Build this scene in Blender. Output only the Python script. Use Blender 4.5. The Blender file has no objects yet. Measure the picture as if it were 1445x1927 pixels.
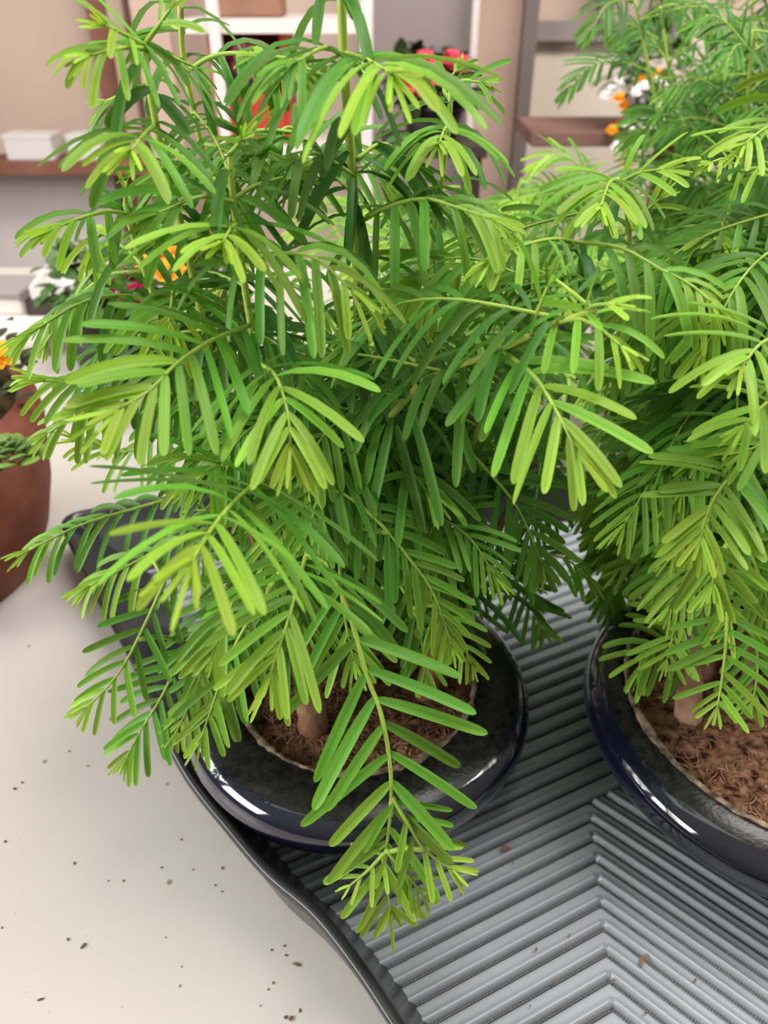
import bpy, bmesh, math, random
import numpy as np
from mathutils import Vector, Matrix

random.seed(7)
rng = np.random.default_rng(11)
SC = bpy.context.scene
COL = SC.collection

# ------------------------------------------------------------------ camera, light, exposure
F_PX, W_PX, H_PX = 1456.0, 1445.0, 1927.0
PITCH = math.radians(34.5)
CAM_Z = 0.45                      # above the table top (table top is z = 0)
cam = bpy.data.cameras.new('camera')
cam.sensor_fit = 'VERTICAL'
cam.sensor_height = 36.0
cam.lens = 36.0 * F_PX / H_PX
cam.clip_start = 0.01
cam.dof.use_dof = True
cam.dof.focus_distance = 0.36
cam.dof.aperture_fstop = 9.5
camo = bpy.data.objects.new('camera', cam)
COL.objects.link(camo)
camo.location = (0, 0, CAM_Z)
camo.rotation_euler = (math.pi / 2 - PITCH, 0, 0)
SC.camera = camo

SC.view_settings.view_transform = 'Standard'
SC.view_settings.look = 'None'
SC.view_settings.gamma = 1.0
SC.view_settings.use_curve_mapping = False
SC.view_settings.exposure = 0.16

world = bpy.data.worlds.new('greenhouse_light')
SC.world = world
world.use_nodes = True
wn, wl = world.node_tree.nodes, world.node_tree.links
wn.clear()
wo = wn.new('ShaderNodeOutputWorld')
wb = wn.new('ShaderNodeBackground')
wt = wn.new('ShaderNodeTexCoord')
ws = wn.new('ShaderNodeSeparateXYZ')
wr = wn.new('ShaderNodeMapRange')
wr.inputs['From Min'].default_value = -0.3
wr.inputs['From Max'].default_value = 0.9
wc = wn.new('ShaderNodeValToRGB')
wc.color_ramp.elements[0].color = (0.16, 0.145, 0.13, 1)
wc.color_ramp.elements[1].color = (0.95, 0.95, 0.93, 1)
wl.new(wt.outputs['Generated'], ws.inputs[0])
wl.new(ws.outputs['Z'], wr.inputs['Value'])
wl.new(wr.outputs[0], wc.inputs[0])
wl.new(wc.outputs[0], wb.inputs['Color'])
wb.inputs['Strength'].default_value = 0.40
wl.new(wb.outputs[0], wo.inputs[0])


def area_light(name, loc, target, sx, sy, power, color):
    l = bpy.data.lights.new(name, 'AREA')
    l.shape = 'RECTANGLE'
    l.size, l.size_y = sx, sy
    l.energy = power
    l.color = color
    o = bpy.data.objects.new(name, l)
    COL.objects.link(o)
    o.location = loc
    o.rotation_euler = (Vector(target) - Vector(loc)).to_track_quat('-Z', 'Y').to_euler()
    return o


area_light('window_light', (-2.2, 0.60, 1.15), (0, 0.32, 0.1), 1.2, 0.8, 31, (1.0, 0.99, 0.97))
area_light('window_light', (-2.0, -0.62, 1.08), (0, 0.35, 0.1), 1.0, 0.75, 34, (1.0, 0.99, 0.97))
area_light('overhead_light', (-0.5, 0.55, 2.5), (0.0, 0.45, 0.0), 1.6, 1.6, 9, (1.0, 0.98, 0.95))
area_light('overhead_light', (1.3, 0.6, 2.25), (0.9, 2.75, 0.0), 2.6, 0.7, 98, (1.0, 0.97, 0.94))  # added light, aimed at the back wall only to brighten it

# ------------------------------------------------------------------ geometry helpers
CT, ST = math.cos(PITCH), math.sin(PITCH)


def at(px, py, Y):
    """a point of the place at distance Y in front of the camera"""
    x = (px - W_PX / 2) / F_PX
    y = -(py - H_PX / 2) / F_PX
    d = Vector((x, CT + y * ST, -ST + y * CT))
    return Vector((0, 0, CAM_Z)) + d * (Y / d.y)


def onz(px, py, z):
    x = (px - W_PX / 2) / F_PX
    y = -(py - H_PX / 2) / F_PX
    d = Vector((x, CT + y * ST, -ST + y * CT))
    return Vector((0, 0, CAM_Z)) + d * ((z - CAM_Z) / d.z)


def project(p):
    q = Vector(p) - Vector((0, 0, CAM_Z))
    dep = q.y * CT - q.z * ST
    if dep < 0.02:
        return (-9999, -9999)
    up = q.y * ST + q.z * CT
    return (W_PX / 2 + F_PX * q.x / dep, H_PX / 2 - F_PX * up / dep)


def inside(pt, poly):
    x, y = pt
    c = False
    j = len(poly) - 1
    for i in range(len(poly)):
        xi, yi = poly[i]
        xj, yj = poly[j]
        if (yi > y) != (yj > y) and x < (xj - xi) * (y - yi) / (yj - yi) + xi:
            c = not c
        j = i
    return c


def spline(pts, n):
    """Catmull-Rom through the points, n samples evenly spaced"""
    P = [Vector(p) for p in pts]
    if len(P) == 2:
        P = [P[0], (P[0] + P[1]) / 2, P[1]]
    Q = [P[0] * 2 - P[1]] + P + [P[-1] * 2 - P[-2]]
    fine = []
    for i in range(1, len(Q) - 2):
        for k in range(12):
            t = k / 12
            a, b, c, d = Q[i - 1], Q[i], Q[i + 1], Q[i + 2]
            fine.append(0.5 * ((2 * b) + (c - a) * t + (2 * a - 5 * b + 4 * c - d) * t * t
                               + (3 * b - a - 3 * c + d) * t ** 3))
    fine.append(P[-1])
    acc = [0.0]
    for i in range(1, len(fine)):
        acc.append(acc[-1] + (fine[i] - fine[i - 1]).length)
    out = []
    j = 0
    for k in range(n):
        s = acc[-1] * k / (n - 1)
        while j < len(acc) - 2 and acc[j + 1] < s:
            j += 1
        u = (s - acc[j]) / max(acc[j + 1] - acc[j], 1e-9)
        out.append(fine[j].lerp(fine[j + 1], min(max(u, 0), 1)))
    return out, acc[-1]


def link(name, me, mats, parent=None, smooth=True):
    for m in (mats if isinstance(mats, (list, tuple)) else [mats]):
        me.materials.append(m)
    if smooth and len(me.polygons):
        me.polygons.foreach_set('use_smooth', [True] * len(me.polygons))
    o = bpy.data.objects.new(name, me)
    COL.objects.link(o)
    if parent:
        o.parent = parent
        # built in world coordinates: keep them there
        o.matrix_parent_inverse = parent_world(parent).inverted()
    return o


def parent_world(o):
    m = Matrix.Translation(o.location) @ o.rotation_euler.to_matrix().to_4x4()
    if o.parent:
        return parent_world(o.parent) @ o.matrix_parent_inverse @ m
    return m


def tag(o, label=None, cat=None, group=None, kind=None):
    if label:
        o['label'] = label
    if cat:
        o['category'] = cat
    if group:
        o['group'] = group
    if kind:
        o['kind'] = kind
    return o


def empty(name, loc):
    o = bpy.data.objects.new(name, None)
    COL.objects.link(o)
    o.location = loc
    o.empty_display_size = 0.05
    return o


class MB:
    """collects shapes of one part into one mesh"""

    def __init__(self):
        self.v, self.f, self.m = [], [], []

    def add(self, v, f, m=0):
        b = len(self.v)
        self.v += [tuple(p) for p in v]
        self.f += [tuple(i + b for i in q) for q in f]
        self.m += [m] * len(f)

    def box(self, c, s, rz=0.0, m=0, bev=0.0):
        bm = bmesh.new()
        bmesh.ops.create_cube(bm, size=1)
        for v in bm.verts:
            v.co = Vector((v.co.x * s[0], v.co.y * s[1], v.co.z * s[2]))
        if bev:
            bmesh.ops.bevel(bm, geom=bm.edges[:], offset=bev, segments=2, affect='EDGES', profile=0.5)
        R = Matrix.Rotation(rz, 4, 'Z')
        bm.verts.index_update()
        self.add([R @ v.co + Vector(c) for v in bm.verts], [[v.index for v in f.verts] for f in bm.faces], m)
        bm.free()

    def tube(self, pts, r0, r1, n=7, seg=6, m=0, wob=0.0, radii=None):
        C, _ = spline(pts, n)
        V, Fc = [], []
        for i, p in enumerate(C):
            t = (C[min(i + 1, n - 1)] - C[max(i - 1, 0)]).normalized()
            a = t.cross(Vector((0.31, 0.2, 0.93)))
            if a.length < 1e-3:
                a = t.cross(Vector((1, 0, 0)))
            a.normalize()
            b = t.cross(a)
            r = r0 + (r1 - r0) * i / (n - 1)
            for k in range(seg):
                w = 2 * math.pi * k / seg
                rr = r * (1 + wob * (random.random() - 0.5))
                V.append(p + (a * math.cos(w) + b * math.sin(w)) * rr)
        for i in range(n - 1):
            for k in range(seg):
                Fc.append((i * seg + k, i * seg + (k + 1) % seg, (i + 1) * seg + (k + 1) % seg, (i + 1) * seg + k))
        Fc.append(tuple(range(seg))[::-1])
        Fc.append(tuple((n - 1) * seg + k for k in range(seg)))
        self.add(V, Fc, m)

    def lathe(self, prof, c, seg=96, m=0, mats=None, wob=None):
        V, Fc, Mi = [], [], []
        for i, (r, z) in enumerate(prof):
            for k in range(seg):
                a = 2 * math.pi * k / seg
                rr = r if wob is None else r * (1 + wob(a, i))
                V.append((c[0] + rr * math.cos(a), c[1] + rr * math.sin(a), c[2] + z))
        b = len(self.v)
        self.v += V
        for i in range(len(prof) - 1):
            for k in range(seg):
                self.f.append((b + i * seg + k, b + i * seg + (k + 1) % seg,
                               b + (i + 1) * seg + (k + 1) % seg, b + (i + 1) * seg + k))
                self.m.append(mats[i] if mats else m)

    def build(self, name, mats, parent=None, smooth=True):
        me = bpy.data.meshes.new(name)
        me.from_pydata(self.v, [], self.f)
        o = link(name, me, mats, parent, smooth)
        if any(self.m):
            me.polygons.foreach_set('material_index', self.m)
        me.validate()
        return o


# ------------------------------------------------------------------ materials
def srgb(r, g, b):
    f = lambda c: ((c / 255 + 0.055) / 1.055) ** 2.4 if c > 10 else c / 255 / 12.92
    return (f(r), f(g), f(b), 1)


def mat(name, color, rough=0.6, spec=0.4, var=None, vscale=20.0, bump=0.0, bscale=60.0, coat=0.0, detail=4.0):
    m = bpy.data.materials.new(name)
    m.use_nodes = True
    nt = m.node_tree
    p = nt.nodes['Principled BSDF']
    p.inputs['Roughness'].default_value = rough
    p.inputs['Specular IOR Level'].default_value = spec
    p.inputs['Coat Weight'].default_value = coat
    p.inputs['Coat Roughness'].default_value = 0.06
    tc = nt.nodes.new('ShaderNodeTexCoord')
    p.inputs['Base Color'].default_value = color
    if var is not None:
        nz = nt.nodes.new('ShaderNodeTexNoise')
        nz.inputs['Scale'].default_value = vscale
        nz.inputs['Detail'].default_value = detail
        nt.links.new(tc.outputs['Object'], nz.inputs['Vector'])
        cr = nt.nodes.new('ShaderNodeValToRGB')
        cr.color_ramp.elements[0].position = 0.36
        cr.color_ramp.elements[1].position = 0.64
        cr.color_ramp.elements[0].color = color
        cr.color_ramp.elements[1].color = var
        nt.links.new(nz.outputs['Fac'], cr.inputs[0])
        nt.links.new(cr.outputs[0], p.inputs['Base Color'])
    if bump:
        nb = nt.nodes.new('ShaderNodeTexNoise')
        nb.inputs['Scale'].default_value = bscale
        nb.inputs['Detail'].default_value = 6
        nt.links.new(tc.outputs['Object'], nb.inputs['Vector'])
        bp = nt.nodes.new('ShaderNodeBump')
        bp.inputs['Strength'].default_value = bump
        bp.inputs['Distance'].default_value = 0.002
        nt.links.new(nb.outputs['Fac'], bp.inputs['Height'])
        nt.links.new(bp.outputs[0], p.inputs['Normal'])
    return m


def leaf_material(name, old, mature, young, back):
    m = bpy.data.materials.new(name)
    m.use_nodes = True
    nt = m.node_tree
    N, Lk = nt.nodes, nt.links
    p = N['Principled BSDF']
    out = N['Material Output']
    at_ = N.new('ShaderNodeAttribute')
    at_.attribute_name = 'leaf'
    sp = N.new('ShaderNodeSeparateColor')
    Lk.new(at_.outputs['Color'], sp.inputs[0])
    cr = N.new('ShaderNodeValToRGB')
    e = cr.color_ramp.elements
    e[0].position, e[0].color = 0.0, old
    e[1].position, e[1].color = 1.0, young
    x = e.new(0.5)
    x.color = mature
    Lk.new(sp.outputs[0], cr.inputs[0])
    hs = N.new('ShaderNodeHueSaturation')
    mr = N.new('ShaderNodeMapRange')
    mr.inputs['To Min'].default_value = 0.78
    mr.inputs['To Max'].default_value = 1.22
    Lk.new(sp.outputs[1], mr.inputs['Value'])
    Lk.new(mr.outputs[0], hs.inputs['Value'])
    mh = N.new('ShaderNodeMapRange')
    mh.inputs['To Min'].default_value = 0.485
    mh.inputs['To Max'].default_value = 0.512
    Lk.new(sp.outputs[1], mh.inputs['Value'])
    Lk.new(mh.outputs[0], hs.inputs['Hue'])
    Lk.new(cr.outputs[0], hs.inputs['Color'])
    # midrib groove
    mi = N.new('ShaderNodeMapRange')
    mi.inputs['From Min'].default_value = 0.80
    mi.inputs['From Max'].default_value = 1.0
    mi.inputs['To Min'].default_value = 0.0
    mi.inputs['To Max'].default_value = 0.28
    Lk.new(sp.outputs[2], mi.inputs['Value'])
    mx = N.new('ShaderNodeMix')
    mx.data_type = 'RGBA'
    mx.inputs['B'].default_value = (old[0] * 0.8, old[1] * 0.8, old[2] * 0.8, 1)
    Lk.new(mi.outputs[0], mx.inputs['Factor'])
    Lk.new(hs.outputs[0], mx.inputs['A'])
    # paler, bluer underside
    ge = N.new('ShaderNodeNewGeometry')
    bf = N.new('ShaderNodeMath')
    bf.operation = 'MULTIPLY'
    bf.inputs[1].default_value = 0.45
    Lk.new(ge.outputs['Backfacing'], bf.inputs[0])
    m2 = N.new('ShaderNodeMix')
    m2.data_type = 'RGBA'
    m2.inputs['B'].default_value = back
    Lk.new(bf.outputs[0], m2.inputs['Factor'])
    Lk.new(mx.outputs['Result'], m2.inputs['A'])
    Lk.new(m2.outputs['Result'], p.inputs['Base Color'])
    p.inputs['Roughness'].default_value = 0.47
    p.inputs['Specular IOR Level'].default_value = 0.32
    tr = N.new('ShaderNodeBsdfTranslucent')
    tb = N.new('ShaderNodeHueSaturation')
    tb.inputs['Saturation'].default_value = 1.1
    tb.inputs['Value'].default_value = 1.15
    tb.inputs['Hue'].default_value = 0.485
    Lk.new(m2.outputs['Result'], tb.inputs['Color'])
    Lk.new(tb.outputs[0], tr.inputs['Color'])
    ms = N.new('ShaderNodeMixShader')
    ms.inputs[0].default_value = 0.30
    Lk.new(p.outputs[0], ms.inputs[1])
    Lk.new(tr.outputs[0], ms.inputs[2])
    Lk.new(ms.outputs[0], out.inputs[0])
    return m


M = {}
M['leaf'] = leaf_material('soft_needle_leaf', (0.038, 0.130, 0.022, 1), (0.150, 0.375, 0.040, 1), (0.43, 0.64, 0.065, 1), (0.23, 0.42, 0.14, 1))
M['twig'] = mat('green_twig', (0.40, 0.55, 0.08, 1), 0.5, var=(0.29, 0.44, 0.06, 1), vscale=60)
M['stem'] = mat('yellow_green_stem', (0.50, 0.60, 0.10, 1), 0.5, var=(0.36, 0.46, 0.08, 1), vscale=40)
M['bark'] = mat('brown_bark', srgb(120, 82, 60), 0.85, var=srgb(172, 128, 100), vscale=90, bump=0.6, bscale=220)
M['palebark'] = mat('pale_bark', srgb(196, 158, 128), 0.85, var=srgb(150, 100, 76), vscale=60, bump=0.5, bscale=200)


def table_material():
    m = mat('cream_laminate', srgb(202, 195, 188), 0.32, 0.4, var=srgb(196, 188, 179), vscale=3)
    nt = m.node_tree
    p = nt.nodes['Principled BSDF']
    src = p.inputs['Base Color'].links[0].from_socket
    tc = nt.nodes.new('ShaderNodeTexCoord')
    cur = src
    for sc, th, col, fac in ((55, 0.10, srgb(120, 98, 80), 0.75), (130, 0.07, srgb(150, 128, 108), 0.6)):
        vo = nt.nodes.new('ShaderNodeTexVoronoi')
        vo.inputs['Scale'].default_value = sc
        nt.links.new(tc.outputs['Object'], vo.inputs['Vector'])
        lt = nt.nodes.new('ShaderNodeMath')
        lt.operation = 'LESS_THAN'
        lt.inputs[1].default_value = th
        nt.links.new(vo.outputs['Distance'], lt.inputs[0])
        # only some of the cells carry a speck
        sx = nt.nodes.new('ShaderNodeSeparateColor')
        nt.links.new(vo.outputs['Color'], sx.inputs[0])
        gt = nt.nodes.new('ShaderNodeMath')
        gt.operation = 'GREATER_THAN'
        gt.inputs[1].default_value = 0.86
        nt.links.new(sx.outputs[0], gt.inputs[0])
        mu = nt.nodes.new('ShaderNodeMath')
        mu.operation = 'MULTIPLY'
        nt.links.new(lt.outputs[0], mu.inputs[0])
        nt.links.new(gt.outputs[0], mu.inputs[1])
        m2 = nt.nodes.new('ShaderNodeMath')
        m2.operation = 'MULTIPLY'
        m2.inputs[1].default_value = fac
        nt.links.new(mu.outputs[0], m2.inputs[0])
        mx = nt.nodes.new('ShaderNodeMix')
        mx.data_type = 'RGBA'
        mx.inputs['B'].default_value = col
        nt.links.new(m2.outputs[0], mx.inputs['Factor'])
        nt.links.new(cur, mx.inputs['A'])
        cur = mx.outputs['Result']
    nt.links.new(cur, p.inputs['Base Color'])
    return m


M['table'] = table_material()
M['metal'] = mat('painted_steel', srgb(150, 148, 146), 0.45)
M['tray'] = mat('grey_tray_plastic', srgb(156, 160, 165), 0.27, 0.5, var=srgb(146, 150, 154), vscale=14, bump=0.05, bscale=300)
nt_ = M['tray'].node_tree
p_ = nt_.nodes['Principled BSDF']
src_ = p_.inputs['Base Color'].links[0].from_socket
ga_ = nt_.nodes.new('ShaderNodeAttribute'); ga_.attribute_name = 'groove_shade'  # crevice shade of the grooves, put into the plastic's colour
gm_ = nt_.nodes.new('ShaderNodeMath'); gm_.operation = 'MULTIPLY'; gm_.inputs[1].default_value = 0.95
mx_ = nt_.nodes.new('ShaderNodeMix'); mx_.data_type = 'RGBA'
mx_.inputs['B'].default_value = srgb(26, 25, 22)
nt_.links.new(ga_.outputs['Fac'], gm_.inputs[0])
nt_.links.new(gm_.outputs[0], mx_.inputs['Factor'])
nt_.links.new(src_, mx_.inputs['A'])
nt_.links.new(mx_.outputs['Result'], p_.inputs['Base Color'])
M['traydark'] = mat('dark_tray_rim', srgb(44, 43, 45), 0.26, 0.5)
M['glaze'] = mat('navy_black_glaze', (0.005, 0.005, 0.010, 1), 0.07, 0.6, var=(0.007, 0.007, 0.024, 1), vscale=9, coat=0.8)
M['dusty'] = mat('dusty_black_glaze', (0.004, 0.004, 0.004, 1), 0.24, 0.32, var=(0.020, 0.018, 0.016, 1), vscale=230, bump=0.10, bscale=500, detail=8)
M['crust'] = mat('lime_crust', srgb(158, 138, 112), 0.9, var=srgb(62, 50, 40), vscale=120, bump=0.8, bscale=260)
M['soil'] = mat('peat_soil', srgb(52, 33, 24), 0.95, 0.1, var=srgb(150, 110, 84), vscale=170, bump=1.0, bscale=420, detail=8)
M['fibre'] = mat('root_fibre', srgb(176, 134, 104), 0.9, 0.1, var=srgb(92, 60, 44), vscale=40)
M['terra'] = mat('terracotta', srgb(140, 82, 62), 0.75, 0.3, var=srgb(112, 60, 46), vscale=26, bump=0.3, bscale=120)
M['mulch'] = mat('dark_mulch', srgb(40, 34, 22), 0.95, 0.1, var=srgb(70, 60, 36), vscale=90, bump=1.0, bscale=150)
M['wall'] = mat('beige_plaster', srgb(202, 179, 164), 0.85, 0.2, var=srgb(194, 170, 155), vscale=2.5)
M['wall_low'] = mat('pale_lower_wall', srgb(224, 211, 209), 0.8, 0.2, var=srgb(214, 201, 199), vscale=2.0)
M['brownwood'] = mat('brown_timber', srgb(146, 98, 80), 0.7, 0.3, var=srgb(124, 80, 64), vscale=7)
M['pinkwood'] = mat('pale_pink_timber', srgb(214, 184, 168), 0.7, 0.3, var=srgb(204, 172, 156), vscale=6)
M['whitepaint'] = mat('white_paint', srgb(226, 214, 210), 0.5, 0.4)
M['greypanel'] = mat('grey_panel', srgb(150, 136, 134), 0.6, 0.3, var=srgb(142, 128, 126), vscale=3)
M['darkpost'] = mat('dark_grey_post', srgb(112, 100, 96), 0.6, 0.3)
M['beigepanel'] = mat('light_beige_panel', srgb(216, 201, 186), 0.8, 0.2, var=srgb(206, 190, 174), vscale=2)
M['white'] = mat('white_plastic', srgb(226, 219, 214), 0.5, 0.4)
M['greybox'] = mat('grey_box_plastic', srgb(150, 142, 138), 0.5, 0.4)
M['darkbox'] = mat('dark_crate_plastic', srgb(60, 48, 44), 0.5, 0.4)
M['redpot'] = mat('red_pot_plastic', srgb(184, 62, 42), 0.45, 0.4)
M['darkred'] = mat('dark_red_plastic', srgb(120, 38, 34), 0.5, 0.4)
M['floor'] = mat('concrete_floor', srgb(150, 142, 134), 0.8, 0.2, var=srgb(132, 124, 116), vscale=3)
M['darkpot'] = mat('dark_nursery_pot', srgb(42, 38, 36), 0.5, 0.4)
M['pink'] = mat('pink_petals', srgb(226, 130, 160), 0.6, 0.3, var=srgb(240, 160, 186), vscale=40)
M['red'] = mat('coral_red_petals', srgb(226, 58, 84), 0.6, 0.3, var=srgb(238, 84, 100), vscale=40)
M['magenta'] = mat('magenta_petals', srgb(196, 20, 100), 0.6, 0.3, var=srgb(170, 20, 70), vscale=50)
M['orange'] = mat('orange_petals', srgb(244, 168, 24), 0.6, 0.3, var=srgb(238, 140, 20), vscale=40)
M['whitepetal'] = mat('white_petals', srgb(246, 240, 240), 0.6, 0.3)
M['broadleaf'] = mat('broad_green_leaf', srgb(56, 84, 38), 0.5, 0.4, var=srgb(86, 122, 54), vscale=30)
M['succulent'] = mat('fleshy_green_leaf', srgb(96, 126, 62), 0.45, 0.4, var=srgb(140, 164, 60), vscale=30)
M['debris'] = mat('dry_debris', srgb(98, 78, 58), 0.9, 0.1, var=srgb(140, 112, 80), vscale=200)

# ------------------------------------------------------------------ the room
WY = 2.75


def struct(name, mb, mats, label=None):
    o = mb.build(name, mats, None, smooth=False)
    o['kind'] = 'structure'
    if label:
        o['label'] = label
    return o


mb = MB(); mb.box((0, 1.2, -0.80), (7.0, 6.0, 0.04)); struct('floor', mb, M['floor'])
mb = MB(); mb.box((0, WY + 0.05, 0.6), (7.0, 0.10, 2.76)); struct('wall_back', mb, M['wall'])


def on_wall(px, py, Y=WY):
    return at(px, py, Y)


def slab_between(x0, x1, z0, z1, Y, th, m, name):
    b = MB()
    b.box(((x0 + x1) / 2, Y - th / 2, (z0 + z1) / 2), (x1 - x0, th, z1 - z0))
    return struct(name, b, m)


# pale lower panel of the wall, left
a = on_wall(-200, 330); b = on_wall(330, 345)
slab_between(-3.4, on_wall(232, 420).x, -0.78, on_wall(0, 328).z, WY, 0.015, M['wall_low'], 'trim_1')
# brown upright board and the two pale ones beside it
P = on_wall(183, 0, 2.70); Q = on_wall(212, 215, 2.70)
slab_between(P.x - 0.035, P.x + 0.045, -0.78, 1.9, WY - 0.015, 0.05, M['brownwood'], 'trim_2')
P = on_wall(310, 200, 2.6)
slab_between(P.x - 0.05, P.x + 0.05, -0.78, 1.9, 2.62, 0.05, M['pinkwood'], 'trim_3')
P = on_wall(252, 200, 2.68)
slab_between(P.x - 0.025, P.x + 0.02, -0.78, 1.9, 2.68, 0.03, M['wall'], 'trim_4')
# grey sheet and beige upright, right of the shelving
slab_between(on_wall(696, 100, 2.6).x, on_wall(884, 100, 2.6).x, -0.78, 1.9, 2.62, 0.03, M['greypanel'], 'trim_5')
slab_between(on_wall(884, 100, 2.55).x, on_wall(896, 100, 2.55).x, -0.78, 1.9, 2.56, 0.03, M['whitepaint'], 'trim_6')
slab_between(on_wall(896, 100, 2.66).x, on_wall(980, 100, 2.66).x, -0.78, 1.9, 2.70, 0.04, M['pinkwood'], 'trim_12')
slab_between(on_wall(978, 100, 2.6).x, on_wall(1003, 100, 2.6).x, -0.78, 1.9, 2.62, 0.06, M['darkpost'], 'trim_7')
# framed panels, right
slab_between(on_wall(1003, 100, 2.7).x, 3.4, -0.78, on_wall(1100, 60, 2.7).z, 2.73, 0.03, M['beigepanel'], 'trim_8')
zb = on_wall(1100, 58, 2.68).z
slab_between(on_wall(1003, 58, 2.68).x, on_wall(1285, 58, 2.68).x, zb - 0.025, zb + 0.025, 2.70, 0.04, M['greypanel'], 'trim_9')
for i, px in enumerate((1138, 1256)):
    x = on_wall(px, 20, 2.68).x
    slab_between(x - 0.022, x + 0.022, zb, 1.9, 2.70, 0.05, M['darkpost'], 'trim_%d' % (10 + i))

# ------------------------------------------------------------------ display table
tbl = empty('display_table', (0, 0.6, -0.76))
tag(tbl, 'cream laminate display table carrying the grey plant tray and the pots', 'table')
mb = MB(); mb.box((0, 0.55, -0.015), (2.8, 1.86, 0.03), bev=0.004); mb.build('tabletop', M['table'], tbl, smooth=False)
for sx in (-1.3, 1.3):
    for y in (-0.3, 1.4):
        mb = MB(); mb.box((sx, y, -0.40), (0.05, 0.05, 0.74)); mb.build('leg', M['metal'], tbl, smooth=False)

# crumbs of dirt on the table
mb = MB()


def crumb(p, r, el=1.0, a=0.0, m=0):
    bm = bmesh.new()
    bmesh.ops.create_icosphere(bm, subdivisions=1, radius=r)
    ca, sa = math.cos(a), math.sin(a)
    V = []
    for v in bm.verts:
        x, y, z = v.co.x * el * random.uniform(.8, 1.2), v.co.y * random.uniform(.8, 1.2), v.co.z * 0.55
        V.append((p[0] + x * ca - y * sa, p[1] + x * sa + y * ca, p[2] + z + r * 0.5))
    bm.verts.index_update()
    mb.add(V, [[v.index for v in f.verts] for f in bm.faces], m)
    bm.free()


for px, py, r, el in ((158, 1780, .0011, 2.2), (77, 1881, .0007, 3.0), (558, 1815, .001, 2.8), (548, 1917, .0012, 1.4), (538, 1915, .001, 1.2),
                      (165, 1442, .0007, 1.2), (10, 1584, .0009, 1.1), (28, 1485, .0011, 1.1), (42, 1473, .0009, 1), (130, 1414, .0008, 1.1),
                      (418, 1634, .0009, 1.1), (232, 1658, .0008, 1), (341, 1580, .0007, 1), (204, 1658, .0006, 1), (140, 1625, .0008, 1.8),
                      (511, 1788, .0007, 1.1), (535, 1780, .0007, 1.1), (514, 1850, .0007, 1.3), (505, 1862, .0006, 1.2), (538, 1798, .0007, 1.4),
                      (405, 1666, .0006, 1), (418, 1678, .0006, 1), (128, 1768, .0008, 1.6), (4, 1746, .0007, 1), (342, 1819, .0005, 1),
                      (363, 1637, .0006, 1), (304, 1633, .0007, 1.3), (564, 1902, .0007, 1.6), (490, 1893, .0005, 1), (312, 1764, .0005, 1)):
    crumb(onz(px, py, 0.0), r, el, random.uniform(0, 3))
tag(mb.build('dirt_crumbs', M['debris'], None, smooth=False), 'dry dirt crumbs and seed husks scattered on the cream table', 'dirt', kind='stuff')

# ------------------------------------------------------------------ the ribbed tray
LEFT = [(0.140, -0.010), (0.075, 0.075), (0.004, 0.168), (-0.017, 0.195), (-0.040, 0.221), (-0.066, 0.243), (-0.092, 0.272),
        (-0.136, 0.325), (-0.192, 0.417), (-0.245, 0.500), (-0.292, 0.570)]
BACK = [(-0.300, 0.592), (-0.285, 0.608), (-0.20, 0.632), (0.0, 0.660), (0.25, 0.680), (0.46, 0.690)]
RIGHT = [(0.49, 0.67), (0.56, 0.40), (0.60, 0.15), (0.60, 0.03)]
FRONT = [(0.56, 0.0), (0.35, -0.02), (0.18, -0.03)]
TZ = 0.973
loop2 = [Vector((x * TZ, y * TZ, 0)) for x, y in LEFT + BACK + RIGHT + FRONT]
Lp, _ = spline(loop2 + [loop2[0]], 361)
Lp = Lp[:-1]
NL = len(Lp)
nrm = []
for i in range(NL):
    t = (Lp[(i + 1) % NL] - Lp[i - 1]).normalized()
    nrm.append(Vector((t.y, -t.x, 0)))          # inward (loop runs clockwise)
cen = Vector((0.15, 0.33, 0))
if (cen - Lp[0]).dot(nrm[0]) < 0:
    nrm = [-n for n in nrm]
for _ in range(6):
    nrm = [(nrm[i - 1] + nrm[i] * 2 + nrm[(i + 1) % NL]).normalized() for i in range(NL)]
tray = empty('plant_tray', (0.12, 0.33, 0.0))
tag(tray, 'grey ribbed plastic plant tray with raised dark rim on the cream table', 'tray')
slope_w = [1 + 1.3 * min(max((-p.x - .13) / .08, 0), 1) for p in Lp]  # dark inner wall widened at far left, standing in for shade inside
rings = [(0.0105, 0.001), (0.0045, 0.026), (-0.0012, 0.0430), (-0.0008, 0.0458), (0.0012, 0.0468), (0.0042, 0.0460), (0.0062, 0.0430), (0.0115, 0.030), (0.021, 0.010), (0.027, 0.0006)]
V, Fc = [], []
for j, (d, z) in enumerate(rings):
    for i in range(NL):
        wv = 0.0012 * math.sin(i * 0.21) if 2 <= j <= 6 else 0
        p = Lp[i] + nrm[i] * ((d * slope_w[i] if d > .008 and j > 5 else d) + wv)
        V.append((p.x, p.y, z))
for j in range(len(rings) - 1):
    for i in range(NL):
        k = (i + 1) % NL
        Fc.append((j * NL + i, j * NL + k, (j + 1) * NL + k, (j + 1) * NL + i))
mb = MB(); mb.add(V, Fc); mb.build('rim', M['traydark'], tray)

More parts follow.
